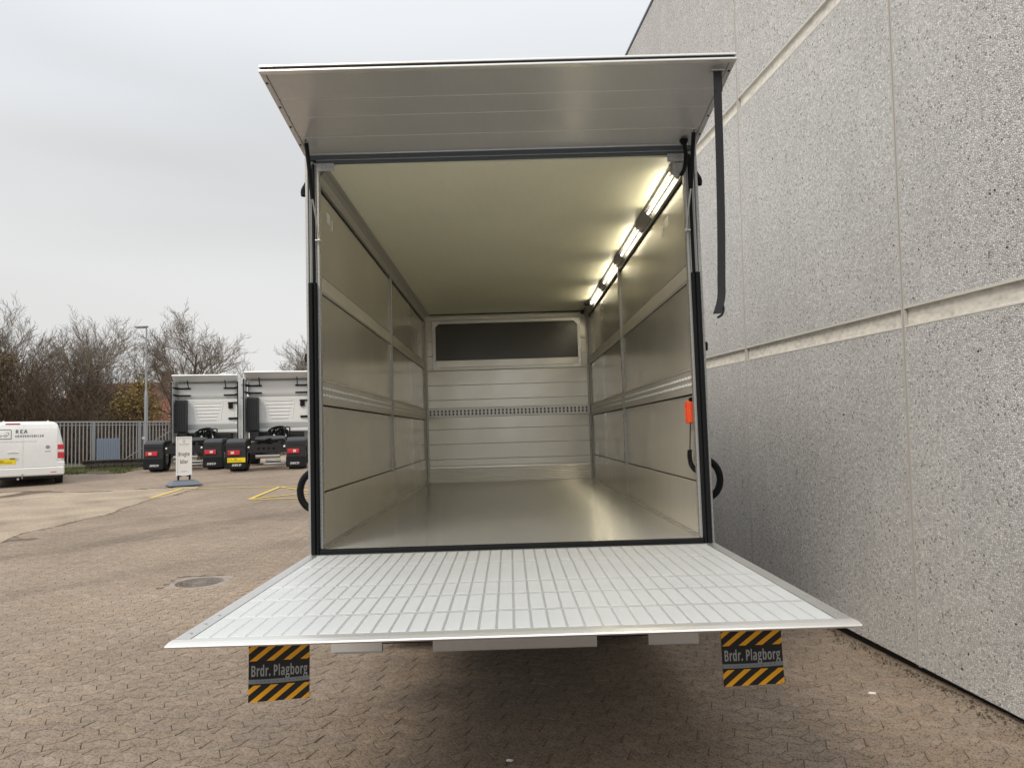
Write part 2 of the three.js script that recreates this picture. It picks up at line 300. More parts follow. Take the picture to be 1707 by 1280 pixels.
  const bed = part(paving, 'joint_sand', sheet(range(-15.2, 2.9, 90), range(3.5, -25.6, 200), (x, z) => .012 * (vnoise(x * .8 + 60, z * .8 + 60, 999, 2) - .5) - .0055, .006, 12), M.joint); bed.userData.kind = 'stuff';
  console.log('stones', list.length, 'palette', palette.size);
}
// far end of the yard, gravel below the verge
struct('yard_edge', sheet([-60, -30, -20, -14, -9, -3, 3, 10, 40], [-21.2, -23, -25, -27, -40], -.012, .02, 8), M.asphalt);

// ------------------------------------------------------------------ yellow lines, covers, litter
function line(pts, w, label) {
  const P = [], I = [];
  for (let i = 0; i + 1 < pts.length; i++) {
    const [ax, az] = pts[i], [bx_, bz] = pts[i + 1], l = Math.hypot(bx_ - ax, bz - az), nx = -(bz - az) / l * w / 2, nz = (bx_ - ax) / l * w / 2, n = Math.ceil(l / .15);
    for (let k = 0; k < n; k++) { const t0 = k / n, t1 = (k + 1) / n, b = P.length / 3; for (const [t, s] of [[t0, 1], [t1, 1], [t1, -1], [t0, -1]]) { const x = ax + (bx_ - ax) * t + nx * s, z = az + (bz - az) * t + nz * s; P.push(x, gh(z) + .0095, z); } I.push(b, b + 1, b + 2, b, b + 2, b + 3); }
  }
  const g = new THREE.BufferGeometry(); g.setAttribute('position', new THREE.Float32BufferAttribute(P, 3)); g.setIndex(I); g.computeVertexNormals(); if (g.attributes.normal.getY(0) < 0) { I.reverse(); g.setIndex(I); g.computeVertexNormals(); }
  const o = struct('yellow_line', uvm(g), M.yellow); o.userData.label = label;
}
line([[-8.34, -12.85], [-8.5, -14.8]], .12, 'slanting yellow line painted from the asphalt seam towards the pavement sign');
line([[-8.5, -14.82], [-6.6, -14.72], [-4.6, -14.35]], .085, 'long yellow line painted across the paving behind the hatched corner');
line([[-5.76, -12.0], [-5.9, -14.6]], .10, 'yellow side line of the hatched box on the paving');
line([[-5.72, -12.0], [-4.2, -11.85]], .09, 'near yellow edge line of the hatched box on the paving');
line([[-5.74, -12.1], [-4.3, -13.3]], .09, 'lower diagonal yellow hatching line on the paving');
line([[-5.84, -14.5], [-4.3, -12.9]], .09, 'upper diagonal yellow hatching line on the paving');
{
  const t = thing('manhole_cover', 'square concrete frame with round iron manhole lid set in paving left of tail lift', 'manhole cover', [-3.49, gh(-4.12) + .002, -4.12], .12);
  t.rotation.x = .02;
  const sq = [[-.31, -.31], [.31, -.31], [.31, .31], [-.31, .31]], hole = range(0, 2 * Math.PI, 40).slice(0, 40).map(a => [.255 * Math.cos(a), .255 * Math.sin(a)]);
  part(t, 'frame', ext(sq, .04, .004, [hole]).rotateX(-Math.PI / 2).translate(0, -.045, 0), M.coverConcrete);
  part(t, 'collar', rb(-.43, .43, -.05, -.006, -.43, .43, .01), M.coverConcrete);
  const lid = [cyl(.248, .03, 48, 'y', 0, -.018, 0)];
  for (const r of [.09, .16, .215]) lid.push(new THREE.TorusGeometry(r, .006, 5, 48).rotateX(Math.PI / 2).translate(0, -.003, 0));
  for (let i = 0; i < 12; i++) lid.push(bx(-.004, .004, -.006, .001, .1, .205).rotateY(i * Math.PI / 6));
  part(t, 'lid', lid, M.iron);
  part(t, 'rim', [new THREE.TorusGeometry(.2515, .0045, 6, 48).rotateX(Math.PI / 2).translate(0, -.004, 0)], M.iron);
  const d = thing('drain_grate', 'small dark iron drain grate sunk in the paving by the asphalt seam at far left', 'drain grate', [-7.66, gh(-7.5) - .004, -7.5], .05);
  part(d, 'frame', [bx(-.2, .2, -.03, 0, .13, .16), bx(-.2, .2, -.03, 0, -.16, -.13), bx(-.2, -.17, -.03, -.001, -.13, .13), bx(.17, .2, -.03, -.001, -.13, .13)], M.iron);
  for (let i = 0; i < 7; i++) part(d, 'bar', bx(-.155 + i * .048, -.132 + i * .048, -.03, -.004, -.13, .13), M.iron);
  part(d, 'pit', bx(-.17, .17, -.06, -.05, -.13, .13), M.void);
  const crumple = (s, seed) => { const g = new THREE.IcosahedronGeometry(s, 2), p = g.attributes.position; for (let i = 0; i < p.count; i++) { const k = .6 + .8 * h2(Math.round(p.getX(i) * 4e3), Math.round(p.getY(i) * 4e3 + p.getZ(i) * 9e3), seed); p.setXYZ(i, p.getX(i) * k * 1.4, p.getY(i) * k * .38, p.getZ(i) * k * .7); } g.computeVertexNormals(); return uvm(g); };
  const l1 = shad(new THREE.Mesh(crumple(.012, 3), M.white)); l1.name = 'litter_scrap'; l1.position.set(-.04, .006, .50); l1.userData = { label: 'crumpled white paper scrap on the dark paving at the bottom edge', category: 'litter' }; scene.add(l1);
  const l2 = shad(new THREE.Mesh(crumple(.015, 8), M.white)); l2.name = 'litter_scrap_001'; l2.position.set(2.055, .006, -.21); l2.rotation.y = -.5; l2.userData = { label: 'white scrap on the paving near the foot of the concrete wall', category: 'litter' }; scene.add(l2);
}

// ------------------------------------------------------------------ concrete warehouse wall on the right
{
  const t = thing('warehouse', 'grey warehouse wall of exposed aggregate concrete panels rising on the right', 'warehouse');
  const dv = V(-.0837, .0153, -.9964).normalize(), up0 = V(.0134, .9998, .0142), n = dv.clone().cross(up0).normalize(), up = n.clone().cross(dv).normalize();
  t.quaternion.setFromRotationMatrix(new THREE.Matrix4().makeBasis(dv, up, n)); t.position.set(2.566, .04, .303);
  const rows = [[0, 2.112], [2.228, 4.58], [4.70, 7.32]], x0 = .82 - 2.45 * 3, R = rng32(31);
  const wallPanel = (a, b, y0, y1) => { const g = new RoundedBoxGeometry(b - a, y1 - y0, .1, 2, .006).translate((a + b) / 2, (y0 + y1) / 2, .05); return uvm(g, R() * 9, R() * 9); };
  for (let i = 0; i < 14; i++) {
    const a = x0 + i * 2.45 + .012, b = x0 + (i + 1) * 2.45 - .012;
    rows.forEach(([y0, y1], r) => {
      part(t, 'wall_panel', wallPanel(a, b, y0, y1), M.wallPebble);
      if (r < 2) {
        const g = bx(a, b, y1 + .001, rows[r + 1][0] - .001, .026, .09), uv = g.attributes.uv, o = R(); for (let k = 0; k < uv.count; k++) uv.setXY(k, uv.getX(k) / 2.6 + o, (uv.getY(k) - y1) / .13);
        part(t, 'smooth_band', g, M.concrete);
        part(t, 'cast_edge', [rb(a, b, y1 - .012, y1 + .0025, -.0025, .03, .004), bx(a, b, rows[r + 1][0] - .0045, rows[r + 1][0] + .010, -.0022, .03)], M.castEdge);
      }
    });
    part(t, 'joint_strip', [bx(b + .0005, b + .0235, -.01, 7.31, .009, .08), rb(b - .004, b + .0045, 0, 7.31, -.0028, .02, .003), rb(b + .0195, b + .028, 0, 7.31, -.0028, .02, .003)], M.sealant);
  }
  const x1 = x0 + 14 * 2.45;
  part(t, 'plinth', [bx(x0, x1, -.6, -.002, .055, .3)], M.void);
  part(t, 'building_core', [bx(x0 + .01, x1 - .01, .0, 7.28, .101, 12)], M.castEdge);
  part(t, 'coping', [rb(x0, x1, 7.323, 7.37, -.012, .3, .006)], M.greyHeader);
  // grit, crumbs of stone and dry leaves gathered at the foot of the wall
  { const R2 = rng32(61), kinds = [[mat(.20, .17, .13, .95), 900, .004], [mat(.10, .075, .05, .95), 420, .006], [mat(.05, .052, .028, .95), 160, .005]]; for (const [mm, cnt, sz] of kinds) { const gi = shad(new THREE.InstancedMesh(new THREE.IcosahedronGeometry(1, 0), mm, cnt)), qq = new THREE.Quaternion(), m2 = new THREE.Matrix4(); for (let i = 0; i < cnt; i++) { const x = -1.2 + 5.2 * R2(), dd = .004 + .14 * R2() * R2() * (.4 + vnoise(x * 4 + 50, 1, 999, 7)), sc = sz * (.4 + R2()); m2.compose(V(x, -.036 - .0153 * x + .002, -dd), qq.setFromEuler(new THREE.Euler(R2() * 6, R2() * 6, R2() * 6)), V(sc * 1.5, sc * .5, sc)); gi.setMatrixAt(i, m2); } gi.name = numbered('wall_foot_grit'); gi.userData.kind = 'stuff'; t.add(gi); } }
  // dark stones and pits scattered over the face
  const k = 1000, g = new THREE.IcosahedronGeometry(1, 1), im = shad(new THREE.InstancedMesh(g, mat(.045, .042, .04, .8), k)), q = new THREE.Quaternion(), m = new THREE.Matrix4();
  for (let i = 0; i < k; i++) { let y; do y = R() * 7.2 + .02; while (rows.every(r => y < r[0] + .03 || y > r[1] - .03)); let x; do x = x0 + 4.5 + R() * 13; while (Math.abs(mod(x - x0, 2.45) - 0) < .04 || mod(x - x0, 2.45) > 2.41); const s = .0035 + .0085 * R() * R() * R(); m.compose(V(x, y, -.0005), q.setFromEuler(new THREE.Euler(0, 0, R() * 3)), V(s * (.6 + .5 * R()), s * (.9 + .8 * R()), .0035)); im.setMatrixAt(i, m); }
  im.name = 'dark_pebbles'; im.userData.kind = 'stuff'; t.add(im);
}

// ------------------------------------------------------------------ the box lorry with raised flap and lowered tail lift
const lorry = thing('box_truck', 'white box truck seen from behind with its top flap raised and tail lift lowered level', 'truck', [0, F, 0]);
const W2 = 1.07, LB = 5.32, HC = 2.178;
{
  const L = lorry;
  // floor: aluminium planks across, finely ribbed
  const sub = part(L, 'load_floor', bx(-1.08, 1.08, -.10, -.0105, -LB, -.012), M.chassis);
  const pw_ = .1325;
  const prof = (() => { const r = [[0, -.010], [0, -.0014]]; const n = 44; for (let i = 0; i <= n; i++) { const s = i / n; r.push([-.0012 - s * (pw_ - .0024), -.0010 + .0007 * Math.cos((s - .5) * 2 * Math.PI) + .00004 * Math.cos(s * 2 * Math.PI * 4)]); } r.push([-pw_, -.0014], [-pw_, -.010]); return r; })();
  const plankG = alongX(prof, -W2 + .002, W2 - .002);
  for (let i = 0; i < 40; i++) { const o = part(sub, 'floor_plank', plankG, M.floor); o.position.z = -.014 - i * .13255; }
  // side walls
  for (const s of [-1, 1]) {
    const wall = part(L, 'side_wall', [bx(s * 1.082, s * 1.104, -.10, 2.245, -LB - .03, -.005)], M.paint);
    const X = (a, b) => s < 0 ? [-b, -a] : [a, b];
    part(wall, 'backing', bx(...X(1.0785, 1.0815), .005, 2.07, -LB, -.03), M.void);
    const put = (n, y0, y1, z0, z1, pr, m, r = .003) => part(wall, n, rb(...X(W2 - pr, 1.078), y0, y1, z0, z1, r), m);
    for (const [z0, z1] of [[-2.543, -.036], [-5.16, -2.553]]) {
      put('wall_panel', 1.566, 2.062, z0, z1, .001, M.panel);
      put('wall_panel', .957, 1.452, z0, z1, .001, M.panel);
      put('wall_panel', .313, .802, z0, z1, .001, M.panel);
      put('kick_board', .012, .306, z0, z1, .006, M.panel, .004);
      // sloping ledge
      const pr = [[0, 0], [.014, .004], [.017, .010], [.004, .1], [0, .104]];
      const lg = ext(pr.map(([a, b]) => [a, b]), z1 - z0 + .004).translate(0, 1.459, z0 - .002); if (s > 0) lg.scale(-1, 1, 1); lg.translate(s * W2, 0, 0);
      part(wall, 'ledge', s > 0 ? flip(lg) : lg, M.ledge);
      // lashing rail: ribbed plate with two rows of slots
      const y0 = .810, H = .144, d = .014, yA = [.086, .102], yB = [.046, .062], zz0 = z0 + .002, zz1 = z1 - .002, xi = W2 - d, q = [];
      const strip = (a, b, e = 0) => q.push(rb(...X(xi - e, xi + .006), y0 + a, y0 + b, zz0, zz1, .002));
      strip(0, .010, .004); strip(.011, .0455); strip(.0625, .0855); strip(.1025, .132); strip(.133, .144, .004);
      q.push(bx(...X(xi + .0065, W2), y0 + .001, y0 + .004, zz0, zz1), bx(...X(xi + .0065, W2), y0 + H - .004, y0 + H - .001, zz0, zz1));
      part(wall, 'slot_backing', bx(...X(xi + .0108, xi + .0125), y0 + .03, y0 + .115, zz0, zz1), M.void);
    const rail = part(wall, 'lashing_rail', q, M.ledge), n = Math.floor((zz1 - zz0) / .07), e = [];
      for (let i = 0; i < n; i++) { const z = zz1 - .012 - i * .07; for (const [a, b] of [yA, yB]) e.push(rb(...X(xi - .006, xi + .0105), y0 + a + .0006, y0 + b - .0006, z - .033, z, .002)); }
      part(wall, 'slot_bridges', e, M.white, undefined, true);
      part(wall, 'rail_end', bx(...X(xi + .004, W2 - .001), y0 + .012, y0 + .13, zz1 - .004, zz1 - .0035), M.void);
    }
    put('wall_panel', .01, 2.06, -LB + .002, -5.165, -.003, M.panel);
    const post = part(wall, 'wall_post', [rb(...X(1.048, 1.0815), .30, 2.155, -2.566, -2.53, .004), rb(...X(1.042, 1.05), .34, .40, -2.572, -2.524, .003)], M.galv);
    const sc = []; for (let y = .45; y < 2.1; y += .16) sc.push(cyl(.006, .006, 8, 'x', s * 1.047, y, -2.548)); sc.push(cyl(.008, .01, 8, 'x', s * 1.041, .37, -2.548)); part(wall, 'screws', sc, M.steel, undefined, true);
    part(wall, 'corner_post', [rb(...X(1.052, 1.0815), .0, 2.08, -5.245, -5.165, .004)], M.galv);
    // cove along the top of the wall and its dark seam
    const cp = [[0, 2.078], [-.020, 2.077], [-.0215, 2.081], [-.014, 2.088], [-.013, 2.105], [-.022, 2.138], [-.040, 2.162], [-.066, 2.172], [-.070, HC + .002], [.006, HC + .002], [.006, 2.078]].map(([a, b]) => [a, b]);
    let cg = ext(cp, LB - .055).translate(W2, 0, -LB + .002); if (s < 0) { cg = flip(cg.scale(-1, 1, 1)); }
    part(wall, 'cove_moulding', cg, M.cove);
    part(wall, 'seam', bx(...X(W2 - .0035, 1.08), 2.064, 2.0765, -LB + .01, -.02), M.void);
    // floor edge trim with screws
    part(wall, 'floor_trim', [ext([[0, .0005], [-.022, .0005], [-.022, .003], [-.004, .012], [0, .012]].map(([a, b]) => s < 0 ? [-W2 - a - .0, b] : [W2 + a, b]), LB - .04).translate(0, 0, -LB + .015)], M.alu);
    for (const z of [-.28, -1.3, -2.3]) part(wall, 'screw_head', cyl(.008, .004, 10, 'y', s * 1.055, .009, z), M.steel);
    part(wall, 'sticker', [bx(...X(W2 - .0026, W2 - .0012), 1.925, 1.985, s < 0 ? -.33 : -.62, s < 0 ? -.25 : -.52)], M.sticker);
    part(wall, 'clip', [rb(...X(W2 - .012, W2 - .0012), 1.895, 1.965, s < 0 ? -.36 : -.70, s < 0 ? -.35 : -.685, .002)], M.sticker);
    part(wall, 'door_stop', [rb(...X(1.105, 1.172), 1.058, 1.112, -.145, -.10, .012, 2)], M.rubber);
    // grab handle of folded rubber outside by the top
    const hp = [[1.106, 2.21, -.09], [1.118, 2.15, -.09], [1.142, 2.10, -.09], [1.160, 2.065, -.09], [1.158, 2.035, -.09]].map(p => [s * p[0], p[1], p[2]]);
    part(wall, 'rubber_buffer', [tube(hp, .019, 16, 8)], M.rubber);
    const hose = [[1.12, .43, -.2], [1.172, .418, -.2], [1.215, .375, -.2], [1.231, .31, -.2], [1.216, .25, -.2], [1.178, .212, -.2], [1.12, .196, -.2]].map(p => [s * p[0], p[1], p[2]]);
    part(wall, 'corrugated_hose', corrugated(hose, .019, 42), M.rubber);
    part(wall, 'bracket', [rb(...X(1.106, 1.155), .14, .19, -.22, -.18, .004), rb(...X(1.106, 1.15), .43, .50, -.22, -.18, .004)], M.chassis);
  }
  // bulkhead
  const bh = part(L, 'bulkhead', bx(-1.08, 1.08, -.1, 2.245, -LB - .06, -LB - .022), M.paint);
  const Z = -LB, bp = (x0, x1, y0, y1, d0 = 0, m = M.plankWall) => part(bh, 'wall_plank', rb(x0, x1, y0, y1, Z - .02, Z + d0, .003), m);
  for (const [a, b] of [[.207, .292], [.2942, .487], [.4892, .678], [.6802, .835], [.951, 1.058], [1.0602, 1.247], [1.2492, 1.437]]) bp(-1.045, 1.045, a, b);
  for (const s of [-1, 1]) for (const [a, b] of [[1.441, 1.630], [1.634, 1.820], [1.824, 2.094]]) s < 0 ? bp(-1.045, -.967, a, b) : bp(.967, 1.045, a, b);
  bp(-1.045, 1.045, 2.097, 2.152, .004);
  const kp = [[Z + .004, .001]]; for (let i = 0; i <= 64; i++) kp.push([Z + .009 + .0012 * Math.cos(i / 64 * Math.PI * 2 * 8), .002 + .172 * i / 64]); kp.push([Z + .008, .178], [Z + .006, .204], [Z, .2055]);
  part(bh, 'ribbed_kick_plate', flip(alongX(kp, -1.045, 1.045, false)), M.plankWall);
  for (const s of [-1, 1]) part(bh, 'corner_strip', [rb(s * 1.046, s * 1.064, 0, 2.155, Z - .01, Z + .012, .003)], M.alu);
  const dots = []; for (let i = 0; i < 10; i++) dots.push(cyl(.0045, .003, 8, 'z', -.85 + i * .188, .191, Z + .0075)); for (let i = 0; i < 16; i++) dots.push(cyl(.0045, .003, 8, 'z', -.98 + i * .13, 2.13, Z + .0045)); for (let y = .25; y < 2.05; y += .19) for (const s of [-1, 1]) dots.push(cyl(.0045, .003, 8, 'z', s * 1.055, y, Z + .0125));
  part(bh, 'rivets', dots, M.steel, undefined, true);
  // lashing rail with slots
  { const y0 = .837, y1 = .949, q = [rb(-1.04, 1.04, y0, y0 + .022, Z - .01, Z + .014, .003), rb(-1.04, 1.04, y1 - .022, y1, Z - .01, Z + .014, .003)]; for (let i = 0; i <= 42; i++) { const x = -1.036 + i * (2.072 / 42); q.push(bx(x - .013, x + .013, y0 + .0225, y1 - .0225, Z - .01, Z + .0125)); if (i < 42) q.push(bx(x + .0135, x + .036, y0 + .052, y0 + .060, Z - .01, Z + .012)); } part(bh, 'lashing_rail', q, M.alu); part(bh, 'slot_shadow', bx(-1.04, 1.04, y0 + .02, y1 - .02, Z - .02, Z - .0105), M.iron); }
  // window with frame, gussets and sill
  { const fr = part(bh, 'window_frame', [rb(-.967, .967, 2.052, 2.093, Z - .012, Z + .010, .003), rb(-.967, -.926, 1.4415, 2.0515, Z - .012, Z + .010, .003), rb(.926, .967, 1.4415, 2.0515, Z - .012, Z + .010, .003), rb(-.9255, .9255, 1.4415, 1.483, Z - .012, Z + .010, .003)], M.alu);
    part(bh, 'window_sill', ext([[Z - .015, 1.4835], [Z + .018, 1.4835], [Z + .018, 1.568], [Z - .006, 1.575], [Z - .015, 1.573]].map(([z, y]) => [-z, y]), 1.85).rotateY(Math.PI / 2).translate(-.925, 0, 0), M.plankWall);
    part(bh, 'window_pane', bx(-.93, .93, 1.55, 2.06, Z - .020, Z - .0145), M.smoked);
    for (const sx of [-1, 1]) for (const [y, d] of [[2.086, -1], [1.449, 1]]) { const p = [[sx * .961, y], [sx * (.961 - .11), y], [sx * (.961 - .075), y + d * .04], [sx * .925, y + d * .078], [sx * .961, y + d * .115]]; if (sx * d < 0) p.reverse(); part(bh, 'gusset', ext(p, .0025).translate(0, 0, Z + .0102), M.aluBright); }
    const r = []; for (let i = 0; i < 15; i++) { r.push(cyl(.0045, .003, 8, 'z', -.80 + i * .115, 2.072, Z + .0105), cyl(.0045, .003, 8, 'z', -.80 + i * .115, 1.462, Z + .0105)); } for (const s of [-1, 1]) for (const y of [1.62, 1.80, 1.95]) r.push(cyl(.0045, .003, 8, 'z', s * .947, y, Z + .0105)); part(bh, 'frame_rivets', r, M.steel, undefined, true); }
  // roof: cream lining under a white skin
  const roof = part(L, 'roof', rb(-1.104, 1.104, 2.2455, 2.275, -LB - .06, -.005, .01), M.paint);
  part(roof, 'ceiling_lining', bx(-1.078, 1.078, HC, 2.2, -LB - .02, -.012), M.ceiling);
  part(roof, 'ceiling_edge', bx(-1.0, 1.0, HC - .012, HC - .0005, -LB + .0, -LB + .012), M.void);
  // rear frame
  const fr = part(L, 'rear_frame', [
    rb(-1.121, -1.104, -.03, 2.24, -.004, .028, .004), rb(1.104, 1.121, -.03, 2.24, -.004, .028, .004),
    rb(-1.062, -1.046, .004, 2.187, -.030, .012, .003), rb(1.046, 1.062, .004, 2.187, -.030, .012, .003),
    rb(-1.103, 1.103, -.045, -.022, -.012, .03, .004)], M.galv);
  part(fr, 'header_beam', [rb(-1.062, 1.062, 2.188, 2.2025, -.03, .012, .003)], M.greyHeader);
  part(fr, 'header_beam', [rb(-1.10, 1.10, 2.2075, 2.236, -.03, .018, .004)], M.greyHeader);
  part(fr, 'header_lip', [rb(-1.06, 1.06, 2.2027, 2.2073, -.02, .016, .0015)], M.galv);
  for (const s of [-1, 1]) {
    const X = (a, b) => s < 0 ? [-b, -a] : [a, b];
    part(fr, 'door_seal', [rb(...X(1.0625, 1.078), -.02, 1.492, .0, .040, .005, 2), rb(...X(1.079, 1.1035), -.02, 1.492, .0, .052, .006, 2)], M.rubber);
    part(fr, 'door_seal', [rb(...X(1.0685, 1.084), 1.4935, 2.18, .0, .030, .005, 2)], M.rubber);
    part(fr, 'frame_channel', [rb(...X(1.0845, 1.0885), 1.494, 2.18, -.004, .024, .002), rb(...X(1.0625, 1.068), 1.494, 2.18, -.004, .02, .002)], M.galv);
    part(fr, 'corner_bracket', s < 0 ? [rb(-1.052, -.958, 2.140, 2.187, .0125, .018, .002), cyl(.008, .008, 10, 'z', -1.005, 2.168, .019)] : [rb(.955, 1.052, 2.140, 2.187, .0125, .018, .002), rb(.985, 1.052, 2.062, 2.139, .0, .008, .002), cyl(.008, .008, 10, 'z', 1.005, 2.168, .019), cyl(.009, .012, 10, 'z', 1.022, 2.085, .012)], M.galv);
    // gas spring
    const a = [s * 1.073, 2.247, .165], b = [s * 1.062, 1.955, .09], c = [s * 1.040, 1.735, .034];
    const gs = part(L, 'gas_spring', [rod(a, b, .0115, .0115, 14)], M.rubber);
    part(gs, 'piston_rod', [rod(b, c, .004)], M.steel);
    part(gs, 'ball_joint', [new THREE.SphereGeometry(.011, 12, 8).translate(...c), cyl(.006, .03, 8, 'x', s * 1.05, 1.735, .03)], M.steel);
    part(gs, 'fork_end', [rb(s * 1.073 - .010, s * 1.073 - .006, 2.245, 2.285, .158, .176, .001), rb(s * 1.073 + .006, s * 1.073 + .010, 2.245, 2.285, .158, .176, .001), bx(s * 1.073 - .014, s * 1.073 + .014, 2.2795, 2.287, .155, .18)], M.steel);
  }
  part(fr, 'sill_seal', [rb(-1.062, 1.062, -.0215, .0035, -.0115, .036, .006, 2)], M.rubber);
  part(fr, 'door_buffer', [tube([[1.008, 2.03, .09], [1.024, 2.055, .10], [1.036, 2.10, .10], [1.040, 2.16, .10], [1.033, 2.225, .10]], .0115, 20, 10), cyl(.024, .012, 16, 'y', 1.0325, 2.228, .10), cyl(.018, .012, 16, 'y', 1.0325, 2.216, .10)], M.rubber);
  // LED tubes in the cove on the right: glowing bar and an area light of the same size in front of each
  for (const [z0, z1] of [[-.94, -.20], [-2.15, -1.38], [-3.33, -2.55], [-4.52, -3.69]]) {
    const at = g => g.rotateZ(.72 + Math.PI / 2).translate(1.038, 2.138, 0);
    const lamp = part(L, 'led_lamp', [rb(-.0065, .0065, -.012, .010, z0 - .02, z1 + .02, .002), rb(-.036, -.033, -.012, .006, z0, z1, .001), rb(.033, .036, -.012, .006, z0, z1, .001), rb(-.0355, .0355, -.010, .003, z0 - .016, z0 + .003, .001), rb(-.0355, .0355, -.010, .003, z1 - .003, z1 + .016, .001)].map(at), M.ledBody);
    part(lamp, 'light_tube', [at(new THREE.CapsuleGeometry(.0072, z1 - z0 - .03, 4, 12).rotateX(Math.PI / 2).translate(0, .0205, (z0 + z1) / 2))], M.ledOn);
    const rl = new THREE.RectAreaLight(0xfff0cc, 15, .02, z1 - z0 - .02), zc = (z0 + z1) / 2; rl.position.set(1.0125, F + 2.122, zc); scene.add(rl);
    rl.up.set(0, 0, 1); rl.lookAt(rl.position.x - 1, rl.position.y - .42, zc); rl.name = 'led_light';
  }
  for (const [a, b] of [[-1.36, -.96], [-2.53, -2.17], [-3.67, -3.35], [-5.2, -4.54]]) part(L, 'lamp_cover', [rb(-.037, .037, -.012, .012, a, b, .005).rotateZ(.72 + Math.PI / 2).translate(1.036, 2.136, 0)], M.cove);
  part(L, 'lamp_cover', [rb(-.037, .037, -.012, .012, -.18, -.04, .005).rotateZ(.72 + Math.PI / 2).translate(1.036, 2.136, 0)], M.cove);
  part(L, 'lamp_connector', [rb(.955, 1.01, 2.125, 2.155, -4.62, -4.55, .006, 2), rb(.965, 1.005, 2.115, 2.15, -5.2, -5.12, .006, 2)], M.rubber);

  // raised flap: boards between edge profiles, hinged at the header
  const fl = new THREE.Group(); fl.name = 'rear_flap'; L.add(fl); fl.position.set(0, 2.235, .018); fl.rotation.x = -Math.atan2(.107, .746);
  fl.userData.label = 'raised aluminium top flap';
  for (const [a, b] of [[.012, .180], [.1845, .377], [.3815, .531], [.5355, .738]]) part(fl, 'flap_board', [rb(-1.099, 1.099, .002, .028, a, b, .0028, 2)], M.flap);
  part(fl, 'board_seam', [bx(-1.09, 1.09, .0030, .02, .17, .70)], M.aluBright);
  for (const s of [-1, 1]) { const X = (a, b) => s < 0 ? [-b, -a] : [a, b];
    part(fl, 'edge_profile', [rb(...X(1.1, 1.126), -.004, .031, .0, .742, .003, 2)], M.flap);
    for (const z of [.12, .3, .48, .68]) part(fl, 'screw_head', cyl(.006, .004, 10, 'y', s * 1.113, -.0045, z), M.void); }
  part(fl, 'tip_profile', [rb(-1.127, 1.127, -.004, .008, .7425, .769, .003, 2), rb(-1.127, 1.127, .0205, .032, .7425, .769, .003, 2), bx(-1.1255, 1.1255, .0075, .021, .7425, .752)], M.aluBright);
  part(fl, 'tip_seal', [rb(-1.12, 1.12, .0105, .0185, .7525, .7645, .003)], M.rubber);
  part(fl, 'hinge_profile', [rb(-1.12, 1.12, -.002, .03, -.012, .010, .006, 2)], M.flap);

  // tail lift platform: planks with pale anti-slip pads, edge strips, tip profile
  const tl = new THREE.Group(); tl.name = 'tail_lift'; L.add(tl); tl.position.set(0, -.0205, .036); tl.rotation.x = Math.atan2(.006, 1.66);
  tl.userData.label = 'lowered tail lift platform with pale anti-slip pads';
  const pl = [[.018, .376], [.380, .840], [.844, 1.074], [1.078, 1.342], [1.346, 1.606]], NP = 36, x0 = -1.064, pitch = 2.128 / NP;
  for (const [a, b] of pl) {
    part(tl, 'deck_plank', [rb(-1.0655, 1.0655, -.03, -.0011, a, b, .0008)], M.padBase);
    const pg = rb(.0046, pitch - .0046, -.0028, 0, a + .015, b - .015, .0012);
    const rib = []; rib.push(pg);
    const g = merge(rib);
    for (let i = 0; i < NP; i++) { const o = part(tl, 'tread_pad', g, M.pad); o.position.x = x0 + i * pitch; }
  }
  for (const s of [-1, 1]) { const X = (a, b) => s < 0 ? [-b, -a] : [a, b];
    part(tl, 'edge_strip', [ext([[1.068, 0], [1.068, -.028], [1.110, -.028], [1.122, -.014], [1.118, .0006]].map(([a, b]) => [s * a, b]).sort(() => 0), 1.606).translate(0, 0, .0)].map(g => s > 0 ? g : g), M.alu);
    for (const z of [1.30, 1.42, 1.54]) part(tl, 'screw_head', cyl(.007, .003, 10, 'y', s * 1.094, .0008, z), M.steel); }
  part(tl, 'tip_profile', [ext([[1.608, .0], [1.640, .0], [1.664, -.004], [1.669, -.008], [1.664, -.0125], [1.608, -.030]].map(([z, y]) => [-z, y]), 2.244).rotateY(Math.PI / 2).translate(-1.122, 0, 0)], M.aluBright);
  part(tl, 'hinge_strip', [rb(-1.122, 1.122, -.03, -.001, -.008, .0165, .004, 2)], M.alu);
  for (const s of [-1, 1]) part(tl, 'lift_arm', [rb(s * .585 - .04, s * .585 + .04, -.14, -.031, -.03, 1.0, .012, 2), rod([s * .585, -.09, .0], [s * .585, -.42, -.55], .035)], M.chassis);
  // underrun guard plates
  for (const [a, b] of [[-1.002, -.722], [-.448, .447], [.727, 1.002]]) part(L, 'underrun_plate', [rb(a, b, -.558 + (a < -.9 ? .012 : 0), -.44, .02, .05, .004, 2), bx(a + .01, b - .01, -.563, -.5, -.03, .0195)], M.flap);
  part(L, 'underrun_beam', [rb(-1.02, 1.02, -.53, -.45, -.08, -.031, .006), ...[-.4, .4].map(x => bx(x - .04, x + .04, -.5, -.1, -.16, -.081))], M.chassis);
  // chassis, axle, wheels and cab of the carrier
  part(L, 'chassis_rails', [...[-.4, .4].map(x => rb(x - .035, x + .035, -.32, -.101, -LB - 1.6, -.17, .006)), ...[-.8, -2.2, -3.6, -5].map(z => bx(-.365, .365, -.28, -.15, z - .05, z + .05)), cyl(.06, 1.8, 12, 'x', 0, -.58, -1.9), new THREE.SphereGeometry(.16, 14, 10).translate(0, -.58, -1.9), rb(-.2, .2, -.6, -.35, -3.9, -2.9, .05, 3)], M.chassis);
